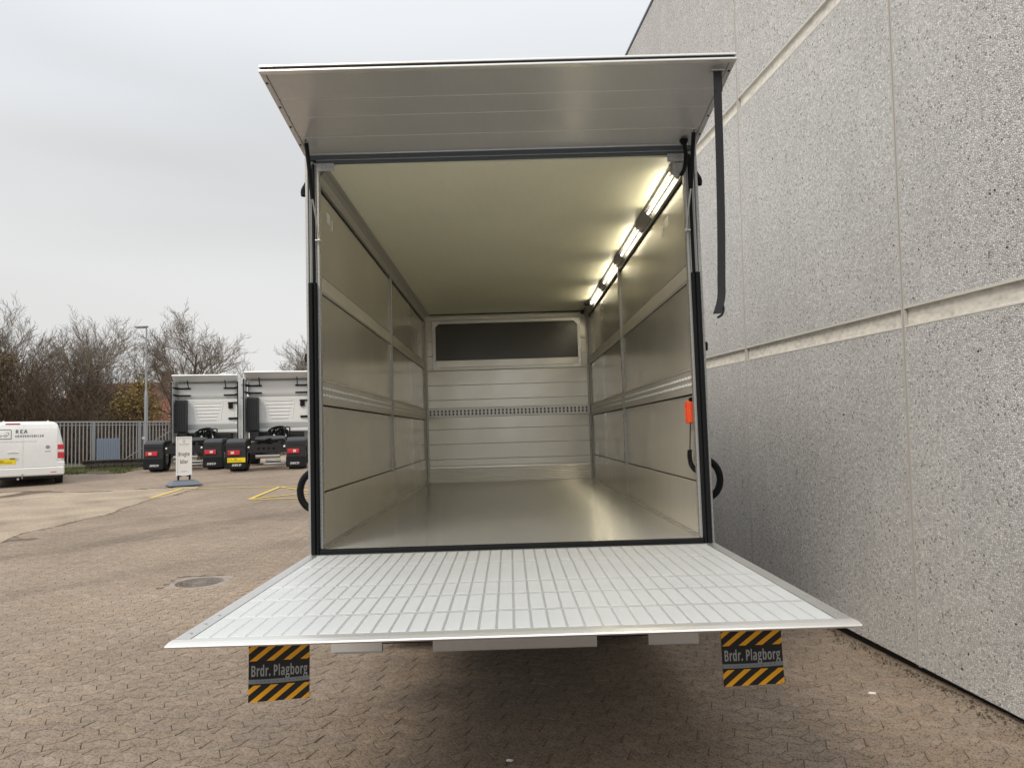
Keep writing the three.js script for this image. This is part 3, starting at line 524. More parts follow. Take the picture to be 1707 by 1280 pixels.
  for (const s of [-1, 1]) {
    part(L, 'side_guard', [rb(s * 1.06 - .018, s * 1.06 + .018, -.38, -.30, -4.9, -2.5, .01, 2), rb(s * 1.06 - .018, s * 1.06 + .018, -.58, -.50, -4.9, -2.5, .01, 2), ...[-2.7, -3.7, -4.7].map(z => bx(s * 1.03 - .012, s * 1.03 + .012, -.58, -.11, z - .03, z + .03))], M.alu);
    part(L, 'wheel_guard', [ext([[-1.30, -.55], [-1.30, -.30], [-1.38, -.17], [-1.55, -.12], [-2.25, -.12], [-2.42, -.17], [-2.50, -.30], [-2.50, -.55], [-2.47, -.55], [-2.47, -.31], [-2.40, -.20], [-2.24, -.15], [-1.56, -.15], [-1.40, -.20], [-1.33, -.31], [-1.33, -.55]].map(([z, y]) => [-z, y]), .52).rotateY(Math.PI / 2).translate(s < 0 ? -1.09 : .57, 0, 0)], M.blackPlastic);
    part(L, 'splash_flap', [rb(s * .83 - .27, s * .83 + .27, -.80, -.40, -1.295, -1.285, .003)], M.rubberMatt);
    part(L, 'tool_box', [rb(s * .82 - .22, s * .82 + .22, -.60, -.13, -3.6, -2.75, .02, 2)], M.blackPlastic);
  }
  const wheelG = (w) => [uvm(new THREE.LatheGeometry([[.20, -w / 2], [.30, -w / 2], [.345, -w * .42], [.365, -w * .3], [.365, w * .3], [.345, w * .42], [.30, w / 2], [.20, w / 2]].map(p => new THREE.Vector2(...p)), 36).rotateZ(Math.PI / 2))];
  const rimG = [uvm(new THREE.LatheGeometry([[.02, .03], [.09, .03], [.10, .0], [.17, -.02], [.205, .05], [.205, -.09], [.02, -.09]].map(p => new THREE.Vector2(...p)), 30).rotateZ(-Math.PI / 2))];
  const tg = merge(wheelG(.21)), rg = merge(rimG);
  for (const [x, z] of [[-.95, -1.9], [-.72, -1.9], [.72, -1.9], [.95, -1.9], [-.92, -6.0], [.92, -6.0]]) { const o = part(L, 'wheel', tg, M.tyre); o.position.set(x, -F + .365 + gh(z), z); const r = part(o, 'rim', rg, M.lampSteel); if (x < 0) r.rotation.y = Math.PI; r.position.x = Math.sign(x) * .05; }
  part(L, 'cab', [ext([[-5.45, -.35], [-5.45, 1.15], [-5.75, 1.28], [-6.2, 1.22], [-6.75, .62], [-7.25, .38], [-7.38, .0], [-7.38, -.5], [-6.5, -.52], [-6.4, -.2], [-6.0, -.12], [-5.6, -.2], [-5.5, -.5]].map(([z, y]) => [-z, y]), 1.88, .04).rotateY(Math.PI / 2).translate(-.94, 0, 0)], M.paint);
  part(L, 'cab_window', [ext([[-5.62, .5], [-5.62, 1.08], [-6.15, 1.08], [-6.62, .55]].map(([z, y]) => [-z, y]), 1.975).rotateY(Math.PI / 2).translate(-.9875, 0, 0)], M.darkGlass);
}
function flip(g) { g = g.index ? g.toNonIndexed() : g; for (const k of Object.keys(g.attributes)) { const a = g.attributes[k], s = a.itemSize; for (let i = 0; i < a.count; i += 3) for (let c = 0; c < s; c++) { const t = a.array[(i + 1) * s + c]; a.array[(i + 1) * s + c] = a.array[(i + 2) * s + c]; a.array[(i + 2) * s + c] = t; } } g.computeVertexNormals(); return g; }
function corrugated(pts, r, n) { const c = new THREE.CatmullRomCurve3(pts.map(p => V(...p))), l = []; for (let i = 0; i < n; i++) { const t = (i + .5) / n, p = c.getPointAt(t), d = c.getTangentAt(t); l.push(new THREE.TorusGeometry(r * .84, r * .30, 5, 12).applyQuaternion(new THREE.Quaternion().setFromUnitVectors(V(0, 0, 1), d)).translate(p.x, p.y, p.z)); } l.push(tube(pts, r * .86, n, 10)); return l; }

// ------------------------------------------------------------------ things hung on the lorry
{
  const s = thing('pull_strap', 'long black webbing pull strap hanging from the outer right corner of the raised flap', 'strap', [1.05, F + 2.318, .715]);
  const pts = [[0, 0, 0], [-.004, -.10, .004], [-.010, -.45, .002], [-.020, -.80, .0], [-.030, -1.02, .0], [-.034, -1.085, .004], [-.044, -1.125, .012], [-.064, -1.176, .022]];
  const c = new THREE.CatmullRomCurve3(pts.map(p => V(...p))), N = 60, P = [], I = [], w = .0185, th = .0016;
  for (let i = 0; i <= N; i++) { const p = c.getPointAt(i / N), t = c.getTangentAt(i / N), a = .15 + .25 * Math.sin(i / N * 2.2), sx = V(Math.cos(a), 0, Math.sin(a)), nn = sx.clone().cross(t).normalize(); for (const [u, v] of [[-w, -th], [w, -th], [w, th], [-w, th]]) { const q = p.clone().addScaledVector(sx, u).addScaledVector(nn, v); P.push(q.x, q.y, q.z); } }
  for (let i = 0; i < N; i++) for (let k = 0; k < 4; k++) { const a = i * 4 + k, b = i * 4 + (k + 1) % 4; I.push(a, b, a + 4, b, b + 4, a + 4); }
  const g = new THREE.BufferGeometry(); g.setAttribute('position', new THREE.Float32BufferAttribute(P, 3)); g.setIndex(I); const gg = g.toNonIndexed(); gg.computeVertexNormals();
  part(s, 'webbing', uvm(gg), M.strap);
  part(s, 'stitched_end', [rb(-.0195, .0195, -.105, -.004, -.0035, .006, .002)], M.strap);
  part(s, 'end_loop', [tube([[-.040, -1.115, .006], [-.030, -1.15, .012], [-.040, -1.18, .018], [-.062, -1.195, .022]], .006, 14, 6).scale(1, 1, 1)], M.strap);
  part(s, 'mounting_plate', [rb(-.034, .034, -.006, .002, -.016, .016, .003, 2), cyl(.006, .005, 8, 'y', -.027, -.007, 0), cyl(.006, .005, 8, 'y', .027, -.007, 0)], M.galv);

  const r = thing('hand_control', 'orange hand control with black spiral cable clipped inside the right rear post', 'remote control', [1.05, F + .705, -.115]);
  part(r, 'housing', [rb(-.021, .004, -.066, .066, -.020, .028, .010, 3)], M.orange);
  part(r, 'housing', [rb(-.018, .008, -.062, .060, .0315, .052, .007, 3)], M.orange);
  part(r, 'grip_ridge', [-.040, -.012, .016, .044].map(y => rb(-.0265, -.014, y - .010, y + .010, -.016, -.002, .004, 2)), M.orange);
  part(r, 'holder_clip', [rb(.0045, .019, -.05, .085, -.01, .04, .003), rb(-.008, .004, .066, .082, .012, .03, .003)], M.rubber);
  part(r, 'cable', [tube([[-.004, -.066, .02], [-.008, -.11, .022], [-.012, -.17, .024], [-.014, -.215, .02]], .0032, 20, 6)], M.rubber);
  const coil = [], cc = new THREE.CatmullRomCurve3([V(-.014, -.215, .02), V(-.018, -.25, .022), V(-.012, -.30, .03), V(.0, -.325, .05), V(.008, -.333, .085)]);
  for (let i = 0; i <= 320; i++) { const t = i / 320, p = cc.getPointAt(t), d = cc.getTangentAt(t), u = V(1, 0, 0).cross(d).normalize(), v = d.clone().cross(u), a = i / 320 * Math.PI * 2 * 19; p.addScaledVector(u, .0115 * Math.cos(a)).addScaledVector(v, .0115 * Math.sin(a)); coil.push(p); }
  part(r, 'spiral_cable', [new THREE.TubeGeometry(new THREE.CatmullRomCurve3(coil), 640, .0034, 6, false)], M.rubber);

  const flagT = canvasTex(704, 896, (g, w, h) => {
    g.fillStyle = '#0b0c0e'; g.fillRect(0, 0, w, h);
    const stripes = (y0, y1, off) => { g.save(); g.beginPath(); g.rect(0, y0, w, y1 - y0); g.clip(); g.fillStyle = '#eca808'; const k = 1.28 * (y1 - y0); for (let i = -3; i < 6; i++) { const x = off + i * 196; g.beginPath(); g.moveTo(x, y1); g.lineTo(x + 84, y1); g.lineTo(x + 84 + k, y0); g.lineTo(x + k, y0); g.fill(); } g.restore(); };
    stripes(90, 424, 6); stripes(706, 896, 12);
    g.fillStyle = '#9a9da0'; g.save(); g.translate(w / 2, 604); g.scale(.80, 1.42); g.font = 'bold 126px sans-serif'; g.textAlign = 'center'; const tw = g.measureText('Brdr. Plagborg').width; g.scale(660 / .80 / tw, 1); g.fillText('Brdr. Plagborg', 0, 0); g.restore();
    g.fillStyle = '#7d848c'; g.beginPath(); g.moveTo(0, 634); g.quadraticCurveTo(w * .4, 648, w, 628); g.lineTo(w, 678); g.quadraticCurveTo(w * .4, 700, 0, 686); g.fill();
    g.fillStyle = '#22262a'; g.font = 'bold 22px sans-serif'; g.textAlign = 'center'; [...'LADOPBYGNING'].forEach((c, i) => g.fillText(c, 92 + i * 47, 673 - (i > 6 ? (i - 6) * 2 : 0)));
  });
  const fm = new THREE.MeshStandardMaterial({ map: flagT, roughness: .45 });
  for (const [x, y, s, lab] of [[-.851, -.061, -1, 'black and yellow striped warning flag under the left corner of the tail lift'], [.856, -.061, 1, 'black and yellow striped warning flag under the right corner of the tail lift']]) {
    const t = thing('warning_flag', lab, 'warning flag', [x, F + y, 1.4], 0, 'warning flags under the tail lift');
    const g = new THREE.BoxGeometry(.219, .262, .003, 16, 16, 1), p = g.attributes.position; for (let i = 0; i < p.count; i++) { const u = p.getX(i) / .11, v = .5 - p.getY(i) / .262; p.setZ(i, p.getZ(i) + .010 * v * (1 - u * u) * -1 + .012 * v * v); p.setY(i, p.getY(i) + .004 * v * u * (s < 0 ? 1.4 : .6) - .003 * (1 - u * u) * v); } g.computeVertexNormals();
    const gi = g.translate(0, -.119, 0); gi.clearGroups(); part(t, 'flag_sheet', gi, fm);
    part(t, 'clamp_bar', [rb(-.112, .112, -.004, .018, -.008, .008, .003)], M.chassis);
    for (const [a, b] of [[-.103, -.008], [.103, -.008], [.1, -.243]]) part(t, 'rivet', cyl(.003, .004, 8, 'z', a, b, b < -.1 ? .013 : .004), M.steel);
  }
}

// ------------------------------------------------------------------ yard: van, two tractor units, pavement sign
function wheel(parent, r, w, x, y, z, side, hub) {
  const t = part(parent, 'wheel', [uvm(new THREE.LatheGeometry([[r * .6, -w / 2], [r * .9, -w / 2], [r * .97, -w * .44], [r, -w * .34], [r, w * .34], [r * .97, w * .44], [r * .9, w / 2], [r * .6, w / 2]].map(p => new THREE.Vector2(...p)), 36).rotateZ(Math.PI / 2))], M.tyre); t.position.set(x, y, z);
  const q = part(t, 'rim', [uvm(new THREE.LatheGeometry((hub ? [[.02, w * .42], [r * .2, w * .42], [r * .24, w * .2], [r * .5, w * .12], [r * .62, w * .46], [r * .62, -w * .3]] : [[.02, w * .3], [r * .25, w * .3], [r * .5, w * .2], [r * .62, w * .46], [r * .62, -w * .3]]).map(p => new THREE.Vector2(...p)), 30).rotateZ(-Math.PI / 2))], hub ? M.steel : M.lampSteel); if (side < 0) q.rotation.y = Math.PI;
  return t;
}
{
  const v = thing('white_van', 'white panel van parked at far left with dark lettering across its rear doors', 'van', [-13.90, gh(-16.85) - .005, -16.85], .56);
  const H = 1.88;
  // body drawn as a stack of rounded sections from the sill up
  const sec = [[.30, .93, .0], [.42, .955, .02], [.62, .96, .02], [.95, .955, .01], [1.15, .935, .0], [1.35, .895, -.02], [1.55, .85, -.05], [1.72, .805, -.085], [1.81, .765, -.13], [1.86, .68, -.22], [1.88, .5, -.40]];
  const ring = (hw, z1) => { const r = .10, z0 = -4.75, o = [], c = [[hw - r, z1 - r, 0], [-(hw - r), z1 - r, 90], [-(hw - .3), z0 + .3, 180], [hw - .3, z0 + .3, 270]]; c.forEach(([x, z, a], k) => { const rr = k < 2 ? r : .3; for (let i = 0; i <= 6; i++) { const t = (a + i * 15) * Math.PI / 180; o.push([x + rr * Math.cos(t), z + rr * Math.sin(t)]); } }); return o; };
  const P = [], I = [], n = ring(1, 0).length; sec.forEach(([y, hw, dz], k) => { const nose = -1.35 * sstep(.95, 1.75, y); for (const [x, z] of ring(hw, dz)) P.push(x, y, z < -2.8 ? z - nose * sstep(-2.8, -4.6, z) : z); });
  for (let k = 0; k + 1 < sec.length; k++) for (let i = 0; i < n; i++) { const a = k * n + i, b = k * n + (i + 1) % n; I.push(a, a + n, b, b, a + n, b + n); }
  const top = P.length / 3; P.push(0, 1.885, -2.2); for (let i = 0; i < n; i++) I.push((sec.length - 1) * n + i, top, (sec.length - 1) * n + (i + 1) % n);
  const bg = new THREE.BufferGeometry(); bg.setAttribute('position', new THREE.Float32BufferAttribute(P, 3)); bg.setIndex(I); bg.computeVertexNormals();
  part(v, 'body', [uvm(bg)], M.paint);
  part(v, 'underbody', [bx(-.88, .88, .22, .42, -4.4, -.12)], M.chassis);
  const zr = y => { for (let k = 0; k + 1 < sec.length; k++) if (y <= sec[k + 1][0]) { const t = (y - sec[k][0]) / (sec[k + 1][0] - sec[k][0]); return sec[k][2] + t * (sec[k + 1][2] - sec[k][2]); } return -.2; };
  const leaf = (x0, x1, y0, y1, d, m = 10) => { const p = [], ii = []; for (let j = 0; j <= m; j++) { const y = y0 + (y1 - y0) * j / m; for (const [x, e] of [[x0, -.02], [x0, d], [x1, d], [x1, -.02]]) p.push(Math.sign(x) * Math.min(Math.abs(x), .93 - .14 * sstep(1.1, 1.8, y)), y, zr(y) + e); } for (let j = 0; j < m; j++) for (let k = 0; k < 3; k++) { const a = j * 4 + k; ii.push(a, a + 1, a + 4, a + 1, a + 5, a + 4); } const g = new THREE.BufferGeometry(); g.setAttribute('position', new THREE.Float32BufferAttribute(p, 3)); g.setIndex(ii); const q = g.toNonIndexed(); q.computeVertexNormals(); return uvm(q); };
  const dl = part(v, 'rear_door', [leaf(-.85, -.055, .56, 1.79, .012)], M.paint), dr = part(v, 'rear_door', [leaf(-.045, .78, .56, 1.79, .012)], M.paint);
  part(dl, 'door_handle', [rb(-.42, -.16, .985, 1.005, .014, .04, .008, 2), rb(-.36, -.22, 1.03, 1.045, .012, .03, .006, 2)], M.paint);
  part(dl, 'plate_recess', [rb(-.95, -.15, .665, .84, .0225, .028, .002)], M.castEdge);
  const plateT = canvasTex(256, 64, (g, w, h) => { g.fillStyle = '#f0d416'; g.fillRect(0, 0, w, h); g.strokeStyle = '#30320c'; g.lineWidth = 3; g.strokeRect(24, 20, 30, 22); g.fillStyle = '#30320c'; g.font = 'bold 26px sans-serif'; g.fillText('REA', 92, 32); g.font = 'bold 17px sans-serif'; g.fillText('ERHVERVSBILER', 92, 50); });
  const plateM = new THREE.MeshStandardMaterial({ map: plateT, roughness: .4 });
  const plateG = (w, h) => { const g = new THREE.BoxGeometry(w, h, .006); g.clearGroups(); return g; };
  const lp = part(dl, 'licence_plate', plateG(.60, .14), plateM); lp.position.set(-.52, .735, .034);
  part(dl, 'plate_lamp', [rb(-.72, -.6, .815, .835, .03, .05, .004), rb(-.36, -.24, .815, .835, .03, .05, .004)], M.rubber);
  const print = canvasTex(1024, 384, (g, w, h) => {
    g.clearRect(0, 0, w, h); g.strokeStyle = g.fillStyle = '#35373a'; g.lineWidth = 9; g.beginPath(); const x = 22, y = 30, a = 208, b = 158, r = 34; g.moveTo(x, y); g.lineTo(x + a - r, y); g.quadraticCurveTo(x + a, y, x + a, y + r); g.lineTo(x + a, y + b); g.lineTo(x + r, y + b); g.quadraticCurveTo(x, y + b, x, y + b - r); g.closePath(); g.stroke();
    g.lineWidth = 6; for (const [cx, cy, rr] of [[62, 140, 15], [142, 136, 17]]) { g.beginPath(); g.arc(cx, cy, rr, 0, 7); g.stroke(); } g.beginPath(); g.moveTo(80, 134); g.lineTo(122, 128); g.moveTo(160, 140); g.quadraticCurveTo(190, 120, 196, 84); g.quadraticCurveTo(170, 70, 146, 88); g.stroke();
    g.font = 'bold 88px sans-serif'; const sp = (t, x0, y0, dx) => { let q = x0; for (const c of t) { g.fillText(c, q, y0); q += g.measureText(c).width + dx; } };
    sp('REA', 290, 98, 14); g.font = 'bold 50px sans-serif'; sp('ERHVERVSBILER', 290, 164, 5.5);
    g.fillStyle = '#8d8f92'; g.font = '18px sans-serif'; g.fillText('Brugte · Nye · Service · Leasing · Udlejning · Værksted · Finansiering · Import', 22, 244, 880);
  });
  const pm = new THREE.MeshStandardMaterial({ map: print, transparent: true, roughness: .5 });
  // printed film follows the slope of the doors
  { const g = new THREE.PlaneGeometry(1.72, .645, 4, 12), p = g.attributes.position; for (let i = 0; i < p.count; i++) { const y = 1.375 + p.getY(i); p.setXYZ(i, p.getX(i) * .92 + .10, y, zr(y) + .0165); } g.computeVertexNormals(); part(dr, 'lettering_film', g, pm); }
  part(v, 'brake_lamp', [rb(-.48, -.13, 1.80, 1.83, -.14, -.095, .006, 2)], M.redGlass);
  for (const s of [-1, 1]) {
    const X = (a, b) => s < 0 ? [-b, -a] : [a, b];
    const tlm = part(v, 'tail_lamp', [rb(...X(.79, .957), .79, .96, -.1, .03, .02, 3), rb(...X(.79, .945), 1.045, 1.195, -.1, .022, .02, 3)], M.redGlass);
    part(tlm, 'reversing_lens', [rb(...X(.795, .95), .965, 1.04, -.1, .026, .01, 2)], M.clearGlass);
    part(v, 'reflector', [rb(...X(.62, .77), .385, .41, .03, .062, .004)], M.redGlass);
    wheel(v, .325, .215, s * .83, .325, -.85, s); wheel(v, .325, .215, s * .83, .325, -4.0, s);
    part(v, 'roof_rib', [rb(...X(.52, .56), 1.865, 1.905, -3.2, -.35, .012, 2)], M.paint);
  }
  part(v, 'badge', [cyl(.052, .012, 24, 'z', .545, 1.125, .016), rb(.47, .62, .985, 1.01, .010, .022, .004)], M.lampSteel);
  part(v, 'lettering_strip', [rb(-.83, -.52, .965, .985, .010, .020, .003)], M.lampSteel);
  part(v, 'rear_bumper', [rb(-.965, .965, .31, .545, -.25, .06, .035, 3), rb(-.97, -.76, .53, .69, -.25, .035, .03, 3), rb(.76, .97, .53, .69, -.25, .035, .03, 3)], M.paint);
  part(v, 'tow_ball', [rod([-.06, .24, -.1], [-.06, .26, .1], .016), rod([-.06, .26, .1], [-.06, .36, .11], .013), new THREE.SphereGeometry(.026, 14, 10).translate(-.06, .375, .11), cyl(.03, .03, 12, 'z', -.16, .235, .02)], M.steel);
}
const ivecoT = canvasTex(256, 64, (g, w, h) => { g.fillStyle = '#07080a'; g.fillRect(0, 0, w, h); g.fillStyle = '#e8eaec'; g.font = 'bold italic 54px sans-serif'; g.textAlign = 'center'; g.fillText('IVECO', w / 2, 51, 236); });
const ivecoM = new THREE.MeshStandardMaterial({ map: ivecoT, roughness: .6 });
function tractor(label, x, z, turn) {
  const t = thing('tractor_unit', label, 'truck', [x, gh(z) - .005, z], turn, 'white tractor units parked by the fence');
  // origin: ground under the rear edge of the mudguards; the cab lies towards -z
  const C = -4.05;
  const body = part(t, 'cab', [rb(-1.2, 1.2, 1.32, 2.72, C - 2.1, C, .07, 3), rb(-1.17, 1.17, 2.70, 3.36, C - 1.9, C - .02, .16, 4), rb(-1.2, 1.2, .55, 1.40, C - 2.15, C - .5, .08, 3)], M.paint);
  part(body, 'seam', [bx(-1.15, 1.15, 2.702, 2.718, C - .004, C + .004)], M.greyBand);
  part(body, 'lower_band', [rb(-.95, 1.12, 1.50, 1.68, C, C + .018, .008, 2)], M.greyBand);
  const pan = []; pan.push(rb(-.86, 1.02, 1.70, 2.66, C - .01, C + .012, .008, 2)); part(body, 'rear_panel', pan, M.paint);
  for (let i = 0; i < 6; i++) { const w = .50 - Math.max(0, i - 1) * .045; part(body, 'pressed_rib', [rb(-w + .02, w + .02, 2.52 - i * .135, 2.555 - i * .135, C, C + .034, .015, 2)], M.paint); }
  part(body, 'pressed_frame', [rod([-.56, 2.60, C + .01], [-.46, 1.84, C + .01], .014), rod([.60, 2.60, C + .01], [.50, 1.84, C + .01], .014), rod([-.56, 2.60, C + .01], [.60, 2.60, C + .01], .014)], M.paint);
  part(t, 'air_intake', [rb(-1.14, -.72, 1.38, 2.66, C + .0, C + .30, .03, 2), ...[0, 1, 2, 3, 4].map(i => rb(-1.10 + i * .085, -1.06 + i * .085, 1.42, 2.6, C + .29, C + .325, .01, 2)), rb(-1.05, -.70, 1.0, 1.40, C - .1, C + .25, .04, 2)], M.blackPlastic);
  // side deflectors and roof spoiler
  for (const s of [-1, 1]) {
    const X = (a, b) => s < 0 ? [-b, -a] : [a, b];
    part(t, 'side_deflector', [rb(...X(1.205, 1.245), 1.0, 3.38, C - .3, C + .50, .015, 2)], M.paint);
    part(t, 'deflector_edge', [rb(...X(1.203, 1.248), 1.0, 3.36, C + .501, C + .525, .008, 2)], M.rubber);
    for (const y of [3.12, 2.84]) { const b = part(t, 'bracket', [rb(...X(.62, 1.20), y - .03, y + .03, C + .005, C + .05, .008)], M.rubber); part(b, 'strut', [rod([s * 1.0, y, C + .03], [s * 1.21, y + .03, C + .38], .026)], M.rubber); }
    part(t, 'stay', [rod([s * .70, 3.12, C + .03], [s * .70, 3.52, C + .30], .018)], M.rubber);
  }
  part(t, 'bracket', [rb(.78, 1.16, 2.50, 2.56, C + .013, C + .06, .008), rb(.80, .97, 2.30, 2.505, C + .013, C + .09, .01, 2)], M.rubber); part(t, 'bracket', [rb(.80, 1.18, 1.86, 1.94, C + .013, C + .07, .01)], M.rubber);
  { const prof = [[.55, 3.60], [.50, 3.64], [-.4, 3.58], [-1.6, 3.36], [-1.6, 3.30], [-.3, 3.36], [.2, 3.40]].map(([z, y]) => [-z, y]); part(t, 'roof_spoiler', [ext(prof, 2.42).rotateY(Math.PI / 2).translate(-1.21, 0, C)], M.paint); }
  // chassis with fifth wheel, lines and tanks
  part(t, 'chassis', [rb(-.46, -.36, .72, .98, -6.0, -.08, .01), rb(.36, .46, .72, .98, -6.0, -.08, .01), rb(-.46, .46, .60, .86, -.22, -.08, .02, 2), rb(-1.1, -.5, .45, .95, C - .1, C + 1.2, .06, 2), rb(.5, 1.1, .45, .95, C - .1, C + 1.3, .06, 2), rb(-.9, .9, .95, 1.30, C - .5, C - .02, .04, 2)], M.chassis);
  const fw = part(t, 'fifth_wheel', [ext([[-.45, -.42], [-.12, -.50], [-.05, -.2], [.05, -.2], [.12, -.50], [.45, -.42], [.50, .2], [.3, .42], [-.3, .42], [-.5, .2]], .05, .012).rotateX(-Math.PI / 2).rotateX(.12).translate(0, 1.06, -1.25), rb(-.5, .5, .94, 1.04, -1.45, -1.1, .02)], M.blackPlastic);
  part(t, 'coupling_lines', (() => { const R = rng32(7), l = []; for (let i = 0; i < 12; i++) { const x0 = -.35 + R() * .75, x1 = -.3 + R() * .6, zz = C + .15 + R() * .4; l.push(tube([[x0, 1.0, zz + .2], [x0 + .1 * (R() - .5), 1.3 + R() * .2, zz], [x1, 1.35 + R() * .15, zz], [x1, 1.0, zz - .05]], .017 + .012 * R(), 14, 6)); } l.push(rb(-.4, .45, 1.0, 1.18, C + .05, C + .35, .02)); for (let i = 0; i < 5; i++) l.push(cyl(.05, .1, 10, 'y', -.3 + i * .15, 1.36, C + .22)); return l; })(), M.rubber);
  part(t, 'line_coupling', [new THREE.SphereGeometry(.045, 10, 8).translate(-.14, 1.19, C + .42), rod([.30, 1.14, C + .5], [.26, 1.34, C + .5], .03, .004), rb(.78, 1.0, .96, 1.04, C + .4, C + .6, .02)], M.white);
  const holes = [-.24, -.08, .08, .24].map(x => range(0, 2 * Math.PI, 14).slice(0, 14).map(a => [x + .045 * Math.cos(a), .74 + .045 * Math.sin(a)]));
  part(t, 'rear_cross_member', [ext([[-.62, .62], [.62, .62], [.62, .82], [.5, .88], [-.5, .88], [-.62, .82]], .03, .004, holes).translate(0, 0, -.07)], M.chassis);
  part(t, 'air_tank', [cyl(.085, .78, 18, 'x', .03, .50, -.2)], M.steel);
  part(t, 'marker', [new THREE.SphereGeometry(.035, 10, 8).translate(-.56, .80, -.03), new THREE.SphereGeometry(.04, 10, 8).translate(.58, .80, -.03)], M.white);
  for (const s of [-1, 1]) {
    const X = (a, b) => s < 0 ? [-b, -a] : [a, b];
    const mg = [[0, .16], [-.0, .86], [-.06, 1.0], [-.25, 1.08], [-1.05, 1.09], [-1.3, 1.0], [-1.5, .8], [-1.46, .78], [-1.26, .95], [-1.04, 1.03], [-.26, 1.03], [-.1, .95], [-.04, .84], [-.04, .16]].map(([z, y]) => [-z, y]);
    part(t, 'mudguard', [ext(mg.map(([a, b]) => [a, b]), .54, .035).rotateY(Math.PI / 2).translate(s < 0 ? -1.225 : .675, -.02, 0), rb(...X(.64, 1.26), .80, .98, -.03, .035, .02, 2), rb(...X(.64, 1.26), .46, .76, -.03, .03, .015, 2)], M.blackPlastic);
    part(t, 'mudflap', [rb(...X(.63, 1.27), .13, .46, .036, .060, .006)], M.rubberMatt);
    const txt = part(t, 'lettering', plateG2(.46, .115), ivecoM); txt.position.set(s * (s < 0 ? .93 : .90), .235, .064);
    const lampB = part(t, 'tail_lamp', [rb(...(s < 0 ? X(.82, 1.2) : X(.68, 1.06)), .565, .715, .02, .075, .015, 2)], M.redGlass);
    part(lampB, 'lens', [rb(...X(s < 0 ? 1.0 : .86, s < 0 ? 1.10 : .96), .60, .68, .07, .081, .01, 2)], M.clearGlass);
    for (const dx of [.80, 1.1]) wheel(t, .50, .28, s * dx, .50, -.72, s, true);
    wheel(t, .50, .32, s * 1.02, .50, C - .95, s, true);
    part(t, 'mirror', [rb(...X(1.30, 1.50), 1.9, 2.5, C - 1.95, C - 1.78, .06, 3), rod([s * 1.15, 2.45, C - 1.85], [s * 1.4, 2.45, C - 1.85], .03)], M.blackPlastic);
  }
  part(t, 'exhaust_pipe', [cyl(.05, .5, 12, 'x', .1, .30, -1.1)], M.steel); part(t, 'stabiliser_bar', [cyl(.03, .7, 10, 'x', .2, .22, -.5)], M.steel);
  return t;
}
function plateG2(w, h) { const g = new THREE.BoxGeometry(w, h, .006); g.clearGroups(); return g; }
tractor('white tractor unit with black mudguards behind the pavement sign, left of the pair', -11.22, -21.0, .205);
{
  const t = tractor('white tractor unit with yellow plate under its tail lamp, beside the lorry box', -8.08, -20.1, .205);
  const p = part(t, 'licence_plate', plateG2(.56, .15), new THREE.MeshStandardMaterial({ roughness: .4, map: canvasTex(256, 64, (g, w, h) => { g.fillStyle = '#eed21a'; g.fillRect(0, 0, w, h); g.strokeStyle = '#4a4408'; g.lineWidth = 4; g.strokeRect(18, 22, 40, 26); g.fillStyle = '#4a4408'; g.font = 'bold 24px sans-serif'; g.fillText('REA', 96, 30); g.font = 'bold 17px sans-serif'; g.fillText('ERHVERVSBILER', 70, 50, 170); }) }), 'yellow licence plate'); p.position.set(-.93, .40, .070);
}
{
  const s = thing('pavement_sign', 'white swinging pavement sign reading Brugte biler on a grey base', 'sign', [-8.86, gh(-15.75) + .004, -15.75], .62);
  const b = []; const g = new THREE.CylinderGeometry(.40, .565, .10, 4, 1); g.rotateY(Math.PI / 4).scale(1, 1, .82).translate(0, .085, 0); b.push(uvm(g.toNonIndexed()), rb(-.405, .405, .0, .04, -.335, .335, .015, 2), rb(-.25, .25, .13, .155, -.1, .1, .012, 2)); b[0].computeVertexNormals(); part(s, 'base', b, M.signBase);
  const foot = part(s, 'spring_foot', [rb(-.225, -.165, .14, .285, -.03, .03, .01), rb(.165, .225, .14, .285, -.03, .03, .01), rb(-.225, -.09, .24, .285, -.02, .02, .008), rb(.09, .225, .24, .285, -.02, .02, .008)], M.rubber);
  const K = .74, fr = part(s, 'frame', [rb(-.27, -.24, .27, 1.32, -.022, .022, .006, 2), rb(.24, .27, .27, 1.32, -.022, .022, .006, 2), rb(-.239, .239, .27, .30, -.022, .022, .006, 2), rb(-.239, .239, 1.29, 1.32, -.022, .022, .006, 2)], M.white);
  const T = canvasTex(384, 800, (g, w, h) => { g.fillStyle = '#ececea'; g.fillRect(0, 0, w, h); g.strokeStyle = g.fillStyle = '#5d6064'; g.lineWidth = 5; g.strokeRect(158, 40, 64, 62); g.beginPath(); g.arc(176, 84, 7, 0, 7); g.arc(204, 82, 7, 0, 7); g.stroke(); g.textAlign = 'center'; g.font = 'bold 28px sans-serif'; g.fillText('REA ERHVERVSBILER', 190, 152, 300); g.font = '16px sans-serif'; g.fillStyle = '#a4a6a8'; g.fillText('Brugte · Nye · Service · Leasing', 190, 186, 300); g.fillStyle = '#3c3d40'; g.font = 'bold 116px sans-serif'; g.fillText('Brugte', 190, 396, 316); g.fillText('biler', 190, 566, 216); g.font = 'bold 26px sans-serif'; g.fillText('www.rea.dk', 190, 742, 150); });
  const panel = part(s, 'poster_panel', plateG2(.478, .988), new THREE.MeshStandardMaterial({ map: T, roughness: .5 })); panel.position.set(0, .795, .002); panel.scale.set(K, 1, 3); fr.scale.x = K; foot.scale.x = K;
}

